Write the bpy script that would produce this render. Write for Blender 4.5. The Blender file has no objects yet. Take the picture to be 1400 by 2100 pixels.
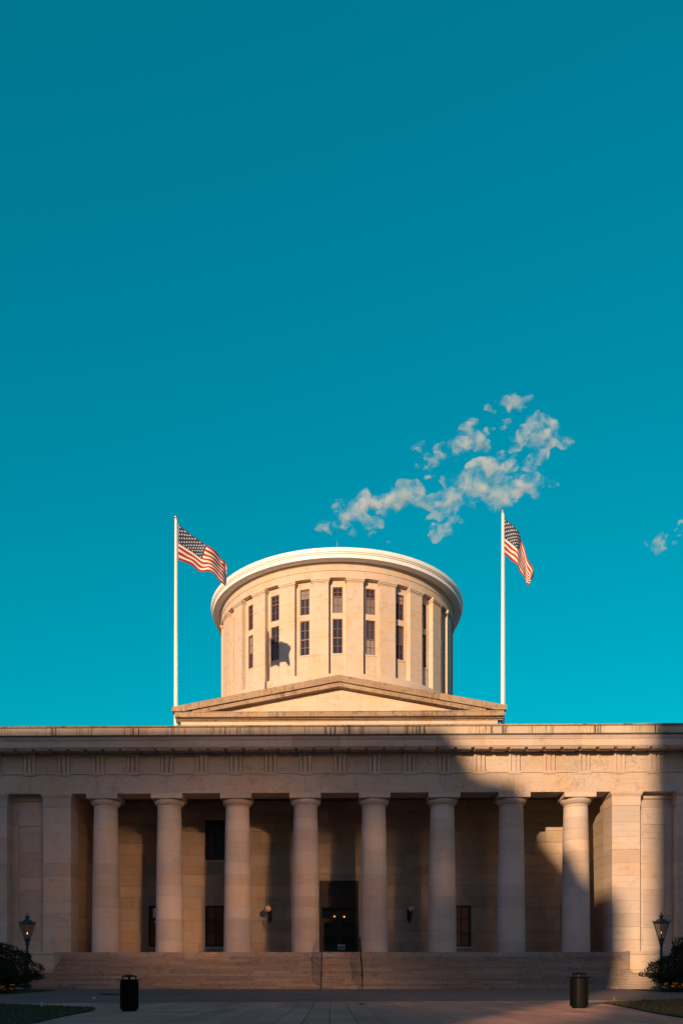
import bpy, bmesh, math, random
import numpy as np
from mathutils import Vector, Matrix, noise

random.seed(7)
np.random.seed(7)
S = bpy.context.scene
COL = S.collection
R = math.radians

# ------------------------------------------------------------------ camera
YAW = R(0.94)
cd = bpy.data.cameras.new("camera")
cam = bpy.data.objects.new("camera", cd)
COL.objects.link(cam)
cam.location = (0, 0, 1.05)
cam.rotation_euler = (R(90), 0, YAW)
cd.sensor_fit = 'VERTICAL'
cd.sensor_height = 36.0
cd.lens = 36.0 * 1650 / 2100
cd.shift_x = 49 / 2100
cd.shift_y = 957 / 2100
cd.clip_start = 0.1
cd.clip_end = 6000
S.camera = cam

# ------------------------------------------------------------------ light
TX, TZ = 0.43, 0.207            # sideways and downward travel of sunlight per metre of depth
sun_az = math.atan(TX)
sun_el = math.atan(TZ / math.hypot(1, TX))
ld = bpy.data.lights.new("sun", 'SUN')
ld.energy = 5.0
ld.angle = R(0.65)
ld.color = (1.0, 0.67, 0.38)
lo = bpy.data.objects.new("sun", ld)
COL.objects.link(lo)
lo.location = (-60, -150, 60)
lo.rotation_euler = Vector((TX, 1, -TZ)).to_track_quat('-Z', 'Y').to_euler()

W = bpy.data.worlds.new("World")
S.world = W
W.use_nodes = True
wn, wl = W.node_tree.nodes, W.node_tree.links
wn.clear()
sky = wn.new('ShaderNodeTexSky')
sky.sky_type = 'NISHITA'
sky.sun_disc = False
sky.sun_elevation = sun_el
sky.sun_rotation = math.pi + sun_az
sky.air_density = 1.0
sky.dust_density = 0.6
sky.ozone_density = 1.0
sep = wn.new('ShaderNodeSeparateColor')
wl.new(sky.outputs[0], sep.inputs[0])


def wmath(op, a, b, c=None):
    n = wn.new('ShaderNodeMath')
    n.operation = op
    for i, x in enumerate((a, b, c)):
        if x is None:
            continue
        if isinstance(x, (int, float)):
            n.inputs[i].default_value = x
        else:
            wl.new(x, n.inputs[i])
    return n.outputs[0]


# the photograph's grade: deep teal away from the sun, natural warm haze towards it
wtc = wn.new('ShaderNodeTexCoord')
wdot = wn.new('ShaderNodeVectorMath'); wdot.operation = 'DOT_PRODUCT'
wl.new(wtc.outputs['Generated'], wdot.inputs[0])
wdot.inputs[1].default_value = Vector((-TX, -1, TZ)).normalized()
wmr = wn.new('ShaderNodeMapRange'); wmr.interpolation_type = 'SMOOTHSTEP'
wl.new(wdot.outputs['Value'], wmr.inputs[0])
wmr.inputs[1].default_value = -0.25; wmr.inputs[2].default_value = 0.55
warm_side = wmr.outputs[0]


def tone(x, k, p):
    return wmath('MULTIPLY', wmath('POWER', wmath('MULTIPLY', x, 0.1), p), 10 * k)


SKY_R = wmath('ADD', wmath('MULTIPLY', tone(sep.outputs[0], 0.50, 0.733), warm_side),
              wmath('MULTIPLY', wmath('MAXIMUM', wmath('SUBTRACT', wmath('MULTIPLY', sep.outputs[0], 1.5), wmath('MULTIPLY', sep.outputs[2], 1.6)), 0.0), wmath('SUBTRACT', 1.0, warm_side)))
damp = wmath('SUBTRACT', 1.0, wmath('MULTIPLY', warm_side, 0.27))
SKY_G = wmath('MULTIPLY', tone(sep.outputs[1], 0.745, 0.735), damp)
SKY_B = wmath('MULTIPLY', tone(sep.outputs[2], 0.78, 0.70), wmath('SUBTRACT', 1.0, wmath('MULTIPLY', warm_side, 0.08)))
comb = wn.new('ShaderNodeCombineColor')
wl.new(SKY_R, comb.inputs[0]); wl.new(SKY_G, comb.inputs[1]); wl.new(SKY_B, comb.inputs[2])
bg = wn.new('ShaderNodeBackground')
bg.inputs[1].default_value = 0.10
wout = wn.new('ShaderNodeOutputWorld')
wl.new(comb.outputs[0], bg.inputs[0])
wl.new(bg.outputs[0], wout.inputs[0])

S.view_settings.view_transform = 'Standard'
S.view_settings.look = 'None'
S.view_settings.gamma = 1.0
S.view_settings.use_curve_mapping = False
S.view_settings.exposure = 0.35
S.cycles.use_denoising = True
S.cycles.max_bounces = 8
S.cycles.diffuse_bounces = 4
S.cycles.glossy_bounces = 4
S.cycles.volume_bounces = 2
S.cycles.sample_clamp_indirect = 30.0
S.cycles.use_guiding = True
S.cycles.blur_glossy = 0.0

# ------------------------------------------------------------------ materials
def srgb(r, g, b):
    f = lambda c: c / 12.92 if c <= 0.04045 else ((c + 0.055) / 1.055) ** 2.4
    return (f(r / 255), f(g / 255), f(b / 255), 1)


class NT:
    def __init__(s, name):
        s.m = bpy.data.materials.new(name)
        s.m.use_nodes = True
        s.n, s.l = s.m.node_tree.nodes, s.m.node_tree.links
        s.b = s.n['Principled BSDF']

    def set(s, sock, x):
        if hasattr(x, 'is_output') or isinstance(x, bpy.types.NodeSocket):
            s.l.new(x, sock)
        else:
            sock.default_value = x

    def math(s, op, a, b=0.0, clamp=False):
        n = s.n.new('ShaderNodeMath'); n.operation = op; n.use_clamp = clamp
        s.set(n.inputs[0], a); s.set(n.inputs[1], b)
        return n.outputs[0]

    def mix(s, f, a, b, mode='MIX'):
        n = s.n.new('ShaderNodeMix'); n.data_type = 'RGBA'; n.blend_type = mode
        s.set(n.inputs[0], f); s.set(n.inputs[6], a); s.set(n.inputs[7], b)
        return n.outputs[2]

    def pos(s):
        return s.n.new('ShaderNodeNewGeometry').outputs['Position']

    def obj(s):
        return s.n.new('ShaderNodeTexCoord').outputs['Object']

    def scale(s, v, sc, off=(0, 0, 0)):
        n = s.n.new('ShaderNodeMapping')
        s.l.new(v, n.inputs[0]); n.inputs['Scale'].default_value = sc; n.inputs['Location'].default_value = off
        return n.outputs[0]

    def noise(s, v, sc, det=3, rough=0.55):
        n = s.n.new('ShaderNodeTexNoise')
        s.l.new(v, n.inputs['Vector']); n.inputs['Scale'].default_value = sc
        n.inputs['Detail'].default_value = det; n.inputs['Roughness'].default_value = rough
        return n.outputs[0]

    def ramp(s, f, a, b, ca=0.0, cb=1.0):
        n = s.n.new('ShaderNodeMapRange'); n.interpolation_type = 'SMOOTHSTEP'
        s.set(n.inputs[0], f)
        for i, x in zip((1, 2, 3, 4), (a, b, ca, cb)):
            n.inputs[i].default_value = x
        return n.outputs[0]

    def rnd(s):
        return s.n.new('ShaderNodeObjectInfo').outputs['Random']

    def bump(s, h, strength=0.3, dist=0.02):
        n = s.n.new('ShaderNodeBump')
        n.inputs['Strength'].default_value = strength; n.inputs['Distance'].default_value = dist
        s.l.new(h, n.inputs['Height'])
        s.l.new(n.outputs[0], s.b.inputs['Normal'])


def stone(name, base, dark=None, blotch=0.35, speck=0.25, streak=0.0, tone=0.22, rough=0.85, bumpd=0.012):
    t = NT(name)
    p = t.pos()
    d = dark or tuple(c * 0.42 for c in base)
    base4, d4 = (*base, 1), (*d, 1)
    warm = (base[0] * 1.06, base[1] * 0.93, base[2] * 0.78, 1)
    c = t.mix(t.ramp(t.noise(p, 0.45, 5, 0.6), 0.4, 0.7), base4, warm)
    # each stone has its own tone
    v = t.math('ADD', t.math('MULTIPLY', t.rnd(), tone), 1 - tone * 0.6)
    hsv = t.n.new('ShaderNodeHueSaturation')
    t.l.new(c, hsv.inputs['Color']); t.l.new(v, hsv.inputs['Value'])
    c = hsv.outputs[0]
    # bedding planes
    bed = t.noise(t.scale(p, (0.35, 0.35, 7)), 1.0, 4, 0.6)
    c = t.mix(t.ramp(bed, 0.5, 0.75, 0, 0.22), c, d4)
    # blotches
    bl = t.noise(p, 1.6, 6, 0.72)
    c = t.mix(t.ramp(bl, 0.5, 0.72, 0, blotch), c, d4)
    # pits
    sp = t.noise(p, 11, 3, 0.7)
    mask = t.ramp(t.noise(p, 0.5, 2), 0.35, 0.65)
    c = t.mix(t.math('MULTIPLY', t.ramp(sp, 0.55, 0.68, 0, speck * 2.2), mask), c, d4)
    if streak:
        st = t.noise(t.scale(p, (5.5, 5.5, 0.10)), 1.0, 5, 0.78)
        gate = t.ramp(t.noise(t.scale(p, (0.45, 0.45, 0.05)), 1.0, 3), 0.44, 0.58)
        c = t.mix(t.math('MULTIPLY', t.ramp(st, 0.515, 0.575, 0, streak), gate), c, (0.035, 0.025, 0.022, 1))
    t.l.new(c, t.b.inputs['Base Color'])
    t.b.inputs['Roughness'].default_value = rough
    t.b.inputs['Specular IOR Level'].default_value = 0.25
    t.bump(t.math('ADD', t.math('MULTIPLY', sp, 0.5), bl), 0.5, bumpd)
    return t.m


def plain(name, col, rough=0.5, metal=0.0, spec=0.5, var=0.15, sc=6.0, emit=None, es=0):
    t = NT(name)
    p = t.pos()
    c = t.mix(t.ramp(t.noise(p, sc, 4, 0.6), 0.35, 0.7, 0, 1), (*col, 1), (*[x * (1 - var) for x in col], 1))
    t.l.new(c, t.b.inputs['Base Color'])
    t.b.inputs['Roughness'].default_value = rough
    t.b.inputs['Metallic'].default_value = metal
    t.b.inputs['Specular IOR Level'].default_value = spec
    if emit:
        t.b.inputs['Emission Color'].default_value = (*emit, 1)
        t.b.inputs['Emission Strength'].default_value = es
    return t.m


LIME = (0.50, 0.412, 0.365)
M = {}
M['stone'] = stone('limestone', LIME)
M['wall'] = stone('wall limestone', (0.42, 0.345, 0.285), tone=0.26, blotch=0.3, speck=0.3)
M['column'] = stone('column limestone', (0.51, 0.43, 0.395), tone=0.24, blotch=0.2, speck=0.12)
M['frieze'] = stone('pitted limestone', (0.48, 0.392, 0.34), blotch=0.5, speck=0.8, tone=0.16)
M['parapet'] = stone('streaked limestone', (0.50, 0.415, 0.34), streak=0.95, speck=0.3, tone=0.2)
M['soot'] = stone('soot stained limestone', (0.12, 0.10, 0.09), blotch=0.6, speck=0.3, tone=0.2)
M['weathered'] = stone('weathered limestone', (0.33, 0.25, 0.19), dark=(0.11, 0.075, 0.06), blotch=0.95, speck=0.7, streak=0.4, tone=0.25)
M['drum'] = stone('pale limestone', (0.56, 0.468, 0.40), dark=(0.42, 0.27, 0.16), blotch=0.6, speck=0.3, tone=0.08)
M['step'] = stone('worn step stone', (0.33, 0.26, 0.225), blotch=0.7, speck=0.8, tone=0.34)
M['ceiling'] = stone('ceiling stone with painted shade', (0.16, 0.12, 0.10))  # dark colour paints in the deep shade at the top of the portico
M['mortar'] = plain('mortar', (0.12, 0.10, 0.085), 0.95)
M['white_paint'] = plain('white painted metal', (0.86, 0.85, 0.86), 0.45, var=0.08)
M['pole'] = plain('white pole paint', (0.82, 0.80, 0.78), 0.35, var=0.05)
M['gold'] = plain('gilded ball', (0.75, 0.45, 0.14), 0.3, 0.9)
M['roof'] = plain('dark roof', (0.05, 0.045, 0.045), 0.7)
M['bronze'] = plain('dark bronze', (0.012, 0.010, 0.010), 0.45)
M['redframe'] = plain('red brown window paint', (0.22, 0.085, 0.055), 0.5)
M['wood'] = plain('dark door wood', (0.030, 0.012, 0.008), 0.55, var=0.4)
M['iron'] = plain('black iron', (0.010, 0.010, 0.012), 0.4, spec=0.4)
M['can'] = plain('black glossy metal', (0.004, 0.004, 0.005), 0.5, spec=0.05)
M['green'] = plain('green lamp paint', (0.008, 0.055, 0.06), 0.45)
M['globe'] = plain('opal glass', (0.80, 0.50, 0.38), 0.25, var=0.03)
M['soil'] = plain('soil', (0.03, 0.022, 0.015), 0.95)
M['bulb'] = plain('lit bulb', (1, 0.6, 0.2), 0.5, emit=(1.0, 0.33, 0.05), es=2.6)
M['flame'] = plain('gas flame', (1, 0.6, 0.2), 0.5, emit=(1.0, 0.42, 0.06), es=2.6)
M['interior'] = plain('dim interior', (0.05, 0.035, 0.03), 0.9)
M['concrete'] = plain('tower concrete', (0.30, 0.27, 0.24), 0.85)
M['towerglass'] = plain('tower glass', (0.03, 0.035, 0.04), 0.15)
M['rod'] = plain('steel rod', (0.5, 0.5, 0.5), 0.4, 0.8)
M['soilstem'] = plain('shrub wood', (0.06, 0.04, 0.03), 0.9)


def glass_pane(name, c1, c2, spec=0.35):
    t = NT(name)
    t.l.new(t.mix(t.ramp(t.rnd(), 0.35, 0.85), (*c1, 1), (*c2, 1)), t.b.inputs['Base Color'])
    t.b.inputs['Roughness'].default_value = 0.06
    t.b.inputs['Specular IOR Level'].default_value = spec
    t.bump(t.noise(t.pos(), 0.9, 2), 0.15, 0.05)
    return t.m


M['pane'] = glass_pane('dark window glass', (0.05, 0.045, 0.06), (0.12, 0.05, 0.055))
M['amber'] = glass_pane('blind behind glass', (0.26, 0.10, 0.045), (0.16, 0.062, 0.028), 0.06)
M['drumglass'] = glass_pane('curtained window glass', (0.02, 0.03, 0.055), (0.26, 0.245, 0.25))


def lantern_glass():
    t = NT('lantern glass')
    mx = t.n.new('ShaderNodeMixShader'); tr = t.n.new('ShaderNodeBsdfTransparent')
    tr.inputs[0].default_value = (0.75, 0.70, 0.66, 1)
    t.b.inputs['Base Color'].default_value = (0.3, 0.3, 0.3, 1)
    t.b.inputs['Roughness'].default_value = 0.08
    mx.inputs[0].default_value = 0.16
    t.l.new(tr.outputs[0], mx.inputs[1]); t.l.new(t.b.outputs[0], mx.inputs[2])
    t.l.new(mx.outputs[0], t.n['Material Output'].inputs[0])
    return t.m


M['lglass'] = lantern_glass()


def mirror_glass():
    t = NT('reflective curtain wall glass')
    t.b.inputs['Base Color'].default_value = (0.38, 0.275, 0.21, 1)
    t.b.inputs['Metallic'].default_value = 1.0
    t.b.inputs['Roughness'].default_value = 0.12
    return t.m


M['mirror'] = mirror_glass()


def ground_mat(name, base, sc=1.0):
    t = NT(name)
    p = t.pos()
    c = t.mix(t.ramp(t.noise(p, 0.5 * sc, 5, 0.65), 0.3, 0.7), (*base, 1), (*[x * 0.72 for x in base], 1))
    c = t.mix(t.ramp(t.noise(p, 30, 3, 0.7), 0.45, 0.7, 0, 0.5), c, (*[x * 0.5 for x in base], 1))
    hsv = t.n.new('ShaderNodeHueSaturation')
    t.l.new(c, hsv.inputs['Color'])
    t.l.new(t.math('ADD', t.math('MULTIPLY', t.rnd(), 0.3), 0.85), hsv.inputs['Value'])
    t.l.new(hsv.outputs[0], t.b.inputs['Base Color'])
    t.b.inputs['Roughness'].default_value = 0.75
    t.b.inputs['Specular IOR Level'].default_value = 0.2
    t.bump(t.noise(p, 25, 4, 0.75), 1.0, 0.05)
    return t.m


M['paving'] = ground_mat('concrete paving', (0.57, 0.285, 0.22))
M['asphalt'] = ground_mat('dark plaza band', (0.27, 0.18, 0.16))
M['joint'] = ground_mat('paving joint', (0.12, 0.09, 0.08))
M['turf'] = ground_mat('turf soil', (0.035, 0.032, 0.016))


def leaf_mat(name, c1, c2, sc=3.0):
    t = NT(name)
    p = t.pos()
    c = t.mix(t.ramp(t.noise(p, sc, 3, 0.6), 0.35, 0.65), (*c1, 1), (*c2, 1))
    t.l.new(c, t.b.inputs['Base Color'])
    t.b.inputs['Roughness'].default_value = 0.6
    t.b.inputs['Specular IOR Level'].default_value = 0.2
    return t.m


M['leaf'] = leaf_mat('shrub leaves', (0.016, 0.020, 0.009), (0.034, 0.036, 0.012))
M['grass'] = leaf_mat('grass', (0.050, 0.050, 0.016), (0.075, 0.065, 0.02))
M['petal'] = leaf_mat('orange petals', (0.85, 0.24, 0.008), (0.90, 0.34, 0.015), 20)
M['markwhite'] = plain('marker flag white', (0.6, 0.68, 0.70), 0.6)
M['markgrey'] = plain('marker flag grey', (0.12, 0.14, 0.17), 0.6)
M['paper'] = plain('paper', (0.5, 0.5, 0.48), 0.8)
M['deadleaf'] = plain('dry leaf', (0.10, 0.03, 0.015), 0.8)


def flag_mat():
    t = NT('flag cloth')
    uv = t.n.new('ShaderNodeTexCoord').outputs['UV']
    s = t.n.new('ShaderNodeSeparateXYZ'); t.l.new(uv, s.inputs[0])
    u, v = s.outputs[0], s.outputs[1]
    # 13 stripes, red at both edges
    st = t.math('GREATER_THAN', t.math('MODULO', t.math('MULTIPLY', v, 13.0), 2.0), 1.0)
    col = t.mix(st, (0.42, 0.006, 0.006, 1), (0.76, 0.72, 0.68, 1))
    # canton: u < .4 and v > 6/13
    can = t.math('MULTIPLY', t.math('LESS_THAN', u, 0.40), t.math('GREATER_THAN', v, 6 / 13))
    # stars: 11 columns by 9 rows, alternate cells
    a = t.math('MULTIPLY', u, 12 / 0.40)
    b = t.math('MULTIPLY', t.math('SUBTRACT', v, 6 / 13), 10 / (7 / 13))
    ar, br = t.math('ROUND', a), t.math('ROUND', b)
    par = t.math('LESS_THAN', t.math('MODULO', t.math('ADD', ar, br), 2.0), 0.5)
    ok = t.math('MULTIPLY', t.math('MULTIPLY', t.math('GREATER_THAN', ar, 0.5), t.math('LESS_THAN', ar, 11.5)),
                t.math('MULTIPLY', t.math('GREATER_THAN', br, 0.5), t.math('LESS_THAN', br, 9.5)))
    dx = t.math('MULTIPLY', t.math('SUBTRACT', a, ar), 0.0633)     # hoist fractions
    dy = t.math('MULTIPLY', t.math('SUBTRACT', b, br), 0.0538)
    ang = t.math('ARCTAN2', dx, dy)
    rad = t.math('SQRT', t.math('ADD', t.math('MULTIPLY', dx, dx), t.math('MULTIPLY', dy, dy)))
    lim = t.math('ADD', 0.0175, t.math('MULTIPLY', t.math('COSINE', t.math('MULTIPLY', ang, 5.0)), 0.007))
    star = t.math('MULTIPLY', t.math('MULTIPLY', par, ok), t.math('LESS_THAN', rad, lim))
    cc = t.mix(star, (0.018, 0.032, 0.095, 1), (0.80, 0.76, 0.72, 1))
    col = t.mix(can, col, cc)
    hem = t.math('LESS_THAN', u, 0.012)
    col = t.mix(hem, col, (0.8, 0.77, 0.72, 1))
    t.l.new(col, t.b.inputs['Base Color'])
    t.b.inputs['Roughness'].default_value = 0.7
    tl = t.n.new('ShaderNodeBsdfTranslucent'); t.l.new(col, tl.inputs[0])
    mx = t.n.new('ShaderNodeMixShader'); mx.inputs[0].default_value = 0.12
    t.l.new(t.b.outputs[0], mx.inputs[1]); t.l.new(tl.outputs[0], mx.inputs[2])
    t.l.new(mx.outputs[0], t.n['Material Output'].inputs[0])
    return t.m


M['flag'] = flag_mat()


def notice_mat():
    # white sheet with a blue field carrying three small white symbols
    t = NT('printed notice')
    uv = t.n.new('ShaderNodeTexCoord').outputs['UV']
    s = t.n.new('ShaderNodeSeparateXYZ'); t.l.new(uv, s.inputs[0])
    u, v = s.outputs[0], s.outputs[1]
    inb = t.math('MULTIPLY', t.math('MULTIPLY', t.math('GREATER_THAN', u, 0.09), t.math('LESS_THAN', u, 0.91)),
                 t.math('MULTIPLY', t.math('GREATER_THAN', v, 0.12), t.math('LESS_THAN', v, 0.62)))
    c = t.mix(inb, (0.55, 0.58, 0.60, 1), (0.02, 0.07, 0.12, 1))
    row = t.math('LESS_THAN', t.math('ABSOLUTE', t.math('SUBTRACT', v, 0.27)), 0.08)
    cell = t.math('SUBTRACT', t.math('FRACT', t.math('MULTIPLY', t.math('SUBTRACT', u, 0.14), 4.17)), 0.5)
    dot = t.math('MULTIPLY', row, t.math('LESS_THAN', t.math('ABSOLUTE', cell), 0.24))
    dot = t.math('MULTIPLY', dot, t.math('MULTIPLY', t.math('GREATER_THAN', u, 0.15), t.math('LESS_THAN', u, 0.85)))
    c = t.mix(dot, c, (0.6, 0.62, 0.63, 1))
    line = t.math('LESS_THAN', t.math('ABSOLUTE', t.math('SUBTRACT', v, 0.50)), 0.025)
    c = t.mix(t.math('MULTIPLY', line, inb), c, (0.35, 0.42, 0.46, 1))
    t.l.new(c, t.b.inputs['Base Color'])
    return t.m


M['notice'] = notice_mat()

# ------------------------------------------------------------------ mesh helpers
XC = 0.61       # the building's axis of symmetry
FY = 54.0       # plane of the architrave face


class MB:
    def __init__(s, ox=0.0):
        s.v, s.f, s.ox, s.uv = [], [], ox, None

    def add(s, vs, fs):
        b = len(s.v)
        s.v += [(x + s.ox, y, z) for x, y, z in vs]
        s.f += [tuple(b + i for i in f) for f in fs]
        return s

    def box(s, x0, x1, y0, y1, z0, z1):
        return s.add([(x0, y0, z0), (x1, y0, z0), (x1, y1, z0), (x0, y1, z0), (x0, y0, z1), (x1, y0, z1), (x1, y1, z1), (x0, y1, z1)],
                     [(0, 3, 2, 1), (4, 5, 6, 7), (0, 1, 5, 4), (1, 2, 6, 5), (2, 3, 7, 6), (3, 0, 4, 7)])

    def cbox(s, x0, x1, y0, y1, z0, z1, c=0.02):
        """a box whose front (-y) edges are chamfered"""
        return s.add([(x0 + c, y0, z0 + c), (x1 - c, y0, z0 + c), (x1 - c, y0, z1 - c), (x0 + c, y0, z1 - c),
                      (x0, y0 + c, z0), (x1, y0 + c, z0), (x1, y0 + c, z1), (x0, y0 + c, z1),
                      (x0, y1, z0), (x1, y1, z0), (x1, y1, z1), (x0, y1, z1)],
                     [(0, 1, 2, 3), (0, 4, 5, 1), (1, 5, 6, 2), (2, 6, 7, 3), (3, 7, 4, 0),
                      (4, 8, 9, 5), (5, 9, 10, 6), (6, 10, 11, 7), (7, 11, 8, 4), (8, 11, 10, 9)])

    def extr_x(s, yz, x0, x1):
        n = len(yz)
        return s.add([(x0, y, z) for y, z in yz] + [(x1, y, z) for y, z in yz],
                     [tuple(range(n)), tuple(range(2 * n - 1, n - 1, -1))] + [(i, (i + 1) % n, n + (i + 1) % n, n + i) for i in range(n)])

    def extr_y(s, xz, y0, y1):
        n = len(xz)
        return s.add([(x, y0, z) for x, z in xz] + [(x, y1, z) for x, z in xz],
                     [tuple(range(n)), tuple(range(2 * n - 1, n - 1, -1))] + [(i, (i + 1) % n, n + (i + 1) % n, n + i) for i in range(n)])

    def extr_z(s, xy, z0, z1):
        n = len(xy)
        return s.add([(x, y, z0) for x, y in xy] + [(x, y, z1) for x, y in xy],
                     [tuple(range(n)), tuple(range(2 * n - 1, n - 1, -1))] + [(i, (i + 1) % n, n + (i + 1) % n, n + i) for i in range(n)])

    def lathe(s, prof, cx=0, cy=0, seg=32, a0=0.0, a1=2 * math.pi):
        full = abs(a1 - a0 - 2 * math.pi) < 1e-6
        n = seg if full else seg + 1
        vs = []
        for r, z in prof:
            for k in range(n):
                a = a0 + (a1 - a0) * k / seg
                vs.append((cx + r * math.cos(a), cy + r * math.sin(a), z))
        fs = []
        for j in range(len(prof) - 1):
            for k in range(seg):
                k2 = (k + 1) % n
                fs.append((j * n + k, j * n + k2, (j + 1) * n + k2, (j + 1) * n + k))
        if full:
            if prof[0][0] > 1e-4:
                fs.append(tuple(range(n - 1, -1, -1)))
            if prof[-1][0] > 1e-4:
                fs.append(tuple((len(prof) - 1) * n + k for k in range(n)))
        return s.add(vs, fs)

    def tube(s, pts, rad, seg=8):
        pts = [Vector(p) for p in pts]
        rs = rad if isinstance(rad, (list, tuple)) else [rad] * len(pts)
        vs, fs = [], []
        for i, p in enumerate(pts):
            d = (pts[min(i + 1, len(pts) - 1)] - pts[max(i - 1, 0)]).normalized()
            a = d.cross(Vector((0, 0, 1)) if abs(d.z) < 0.9 else Vector((0, 1, 0))).normalized()
            b = d.cross(a)
            for k in range(seg):
                t = 2 * math.pi * k / seg
                q = p + rs[i] * (a * math.cos(t) + b * math.sin(t))
                vs.append(tuple(q))
        for i in range(len(pts) - 1):
            for k in range(seg):
                k2 = (k + 1) % seg
                fs.append((i * seg + k, i * seg + k2, (i + 1) * seg + k2, (i + 1) * seg + k))
        fs.append(tuple(range(seg - 1, -1, -1)))
        fs.append(tuple((len(pts) - 1) * seg + k for k in range(seg)))
        return s.add(vs, fs)


WLOC = {}      # world place of every object's origin


def put(name, mb, mat, parent=None, origin=None, smooth=None, fix=True):
    V = np.array(mb.v, dtype=float)
    if origin is None:
        lo_, hi_ = V.min(0), V.max(0)
        origin = ((lo_[0] + hi_[0]) / 2, (lo_[1] + hi_[1]) / 2, lo_[2])
    o_ = Vector(origin)
    V = V - np.array(origin)
    me = bpy.data.meshes.new(name)
    me.from_pydata([tuple(v) for v in V], [], mb.f)
    if fix:
        bm = bmesh.new(); bm.from_mesh(me)
        bmesh.ops.recalc_face_normals(bm, faces=bm.faces)
        bm.to_mesh(me); bm.free()
    if smooth:
        me.shade_smooth()
        me.set_sharp_from_angle(angle=R(smooth))
    me.materials.append(M[mat] if isinstance(mat, str) else mat)
    ob = bpy.data.objects.new(name, me)
    COL.objects.link(ob)
    place(ob, o_, parent)
    return ob


def place(ob, world, parent):
    WLOC[ob.name] = Vector(world)
    if parent is not None:
        ob.parent = parent
        ob.location = Vector(world) - WLOC[parent.name]
    else:
        ob.location = world


def empty(name, loc):
    e = bpy.data.objects.new(name, None)
    e.empty_display_size = 0.3
    COL.objects.link(e)
    place(e, Vector(loc), None)
    return e


def tag(o, label=None, cat=None, group=None, kind=None):
    for k, v in (('label', label), ('category', cat), ('group', group), ('kind', kind)):
        if v:
            o[k] = v
    return o


def dup(src, world, parent, rz=None, name=None):
    """a copy of one object (sharing its mesh) and of its children"""
    c = src.copy()
    COL.objects.link(c)
    place(c, Vector(world), parent)
    if rz is not None:
        c.rotation_euler = (0, 0, rz)
    for ch in list(src.children):
        g = ch.copy()
        COL.objects.link(g)
        g.parent = c
        WLOC[g.name] = Vector(world) + (WLOC[ch.name] - WLOC[src.name])
        for ch2 in list(ch.children):
            g2 = ch2.copy(); COL.objects.link(g2); g2.parent = g
    return c


# ------------------------------------------------------------------ ground
def gz(x, y):
    t = min(1, max(0, (y - 30) / 17))
    t = t * t * (3 - 2 * t)
    a = 0.23 + 0.006 * max(-60, min(60, x))
    return a * (1 - t) + 0.42 * t


def sheet(name, mat, xs, ys, dz=0.0, kind='structure'):
    mb = MB()
    nx = len(xs)
    mb.add([(x, y, gz(x, y) + dz) for y in ys for x in xs],
           [(j * nx + i, j * nx + i + 1, (j + 1) * nx + i + 1, (j + 1) * nx + i) for j in range(len(ys) - 1) for i in range(nx - 1)])
    o = put(name, mb, mat, fix=False, smooth=60)
    o['kind'] = kind
    return o


ground = sheet('ground', 'paving', [-900, -300, -60, -30, -20, -12, -6, 0, 6, 12, 20, 30, 60, 300, 900],
               [-900, -300, -100, -30, 0, 12, 20, 26, 30, 32, 34, 36, 38, 40, 42, 44, 46, 48, 50, 60, 110, 300, 900], 0.0)

# paving slabs, near part of the plaza
plaza = empty('plaza_paving', (0, 20, gz(0, 20)))
tag(plaza, kind='structure')
pj = MB()
rows = [9.0, 13.4, 17.7, 22.1, 27.8]
for j in range(4):
    y0, y1 = rows[j], rows[j + 1]
    w = 0.50
    nn = 26 if j < 3 else 24
    for i in range(-nn, nn + 2):
        x0, x1 = i * w - 0.02, i * w + w - 0.02
        if (abs((x0 + x1) / 2 - 0.6) > 7.0 and y1 > 12) and j < 2:
            continue
        g = 0.008
        mb = MB()
        h = 0.022 + random.uniform(-0.002, 0.002)
        vs = [(x0 + g, y0 + g * 2, 0), (x1 - g, y0 + g * 2, 0), (x1 - g, y1 - g * 2, 0), (x0 + g, y1 - g * 2, 0)]
        V = [(x, y, gz(x, y) - 0.01) for x, y, _ in vs] + [(x, y, gz(x, y) + h) for x, y, _ in vs]
        mb.add(V, [(0, 3, 2, 1), (4, 5, 6, 7), (0, 1, 5, 4), (1, 2, 6, 5), (2, 3, 7, 6), (3, 0, 4, 7)])
        put('paving_slab', mb, 'paving', plaza, fix=False)
mb = MB()
mb.add([(x, y, gz(x, y) + 0.004) for y in (9, 13.4, 17.7, 22.1, 27.8) for x in (-13, -6, 0, 6, 13)],
       [(j * 5 + i, j * 5 + i + 1, j * 5 + i + 6, j * 5 + i + 5) for j in range(4) for i in range(4)])
put('paving_joint', mb, 'joint', plaza, fix=False)


plaza_band = sheet('road', 'asphalt', [-40, -20, -10, 0, 10, 20, 40], [28.2, 30, 32, 34, 36, 38, 40, 42, 44, 46, 48, 49.4], 0.006)


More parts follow.
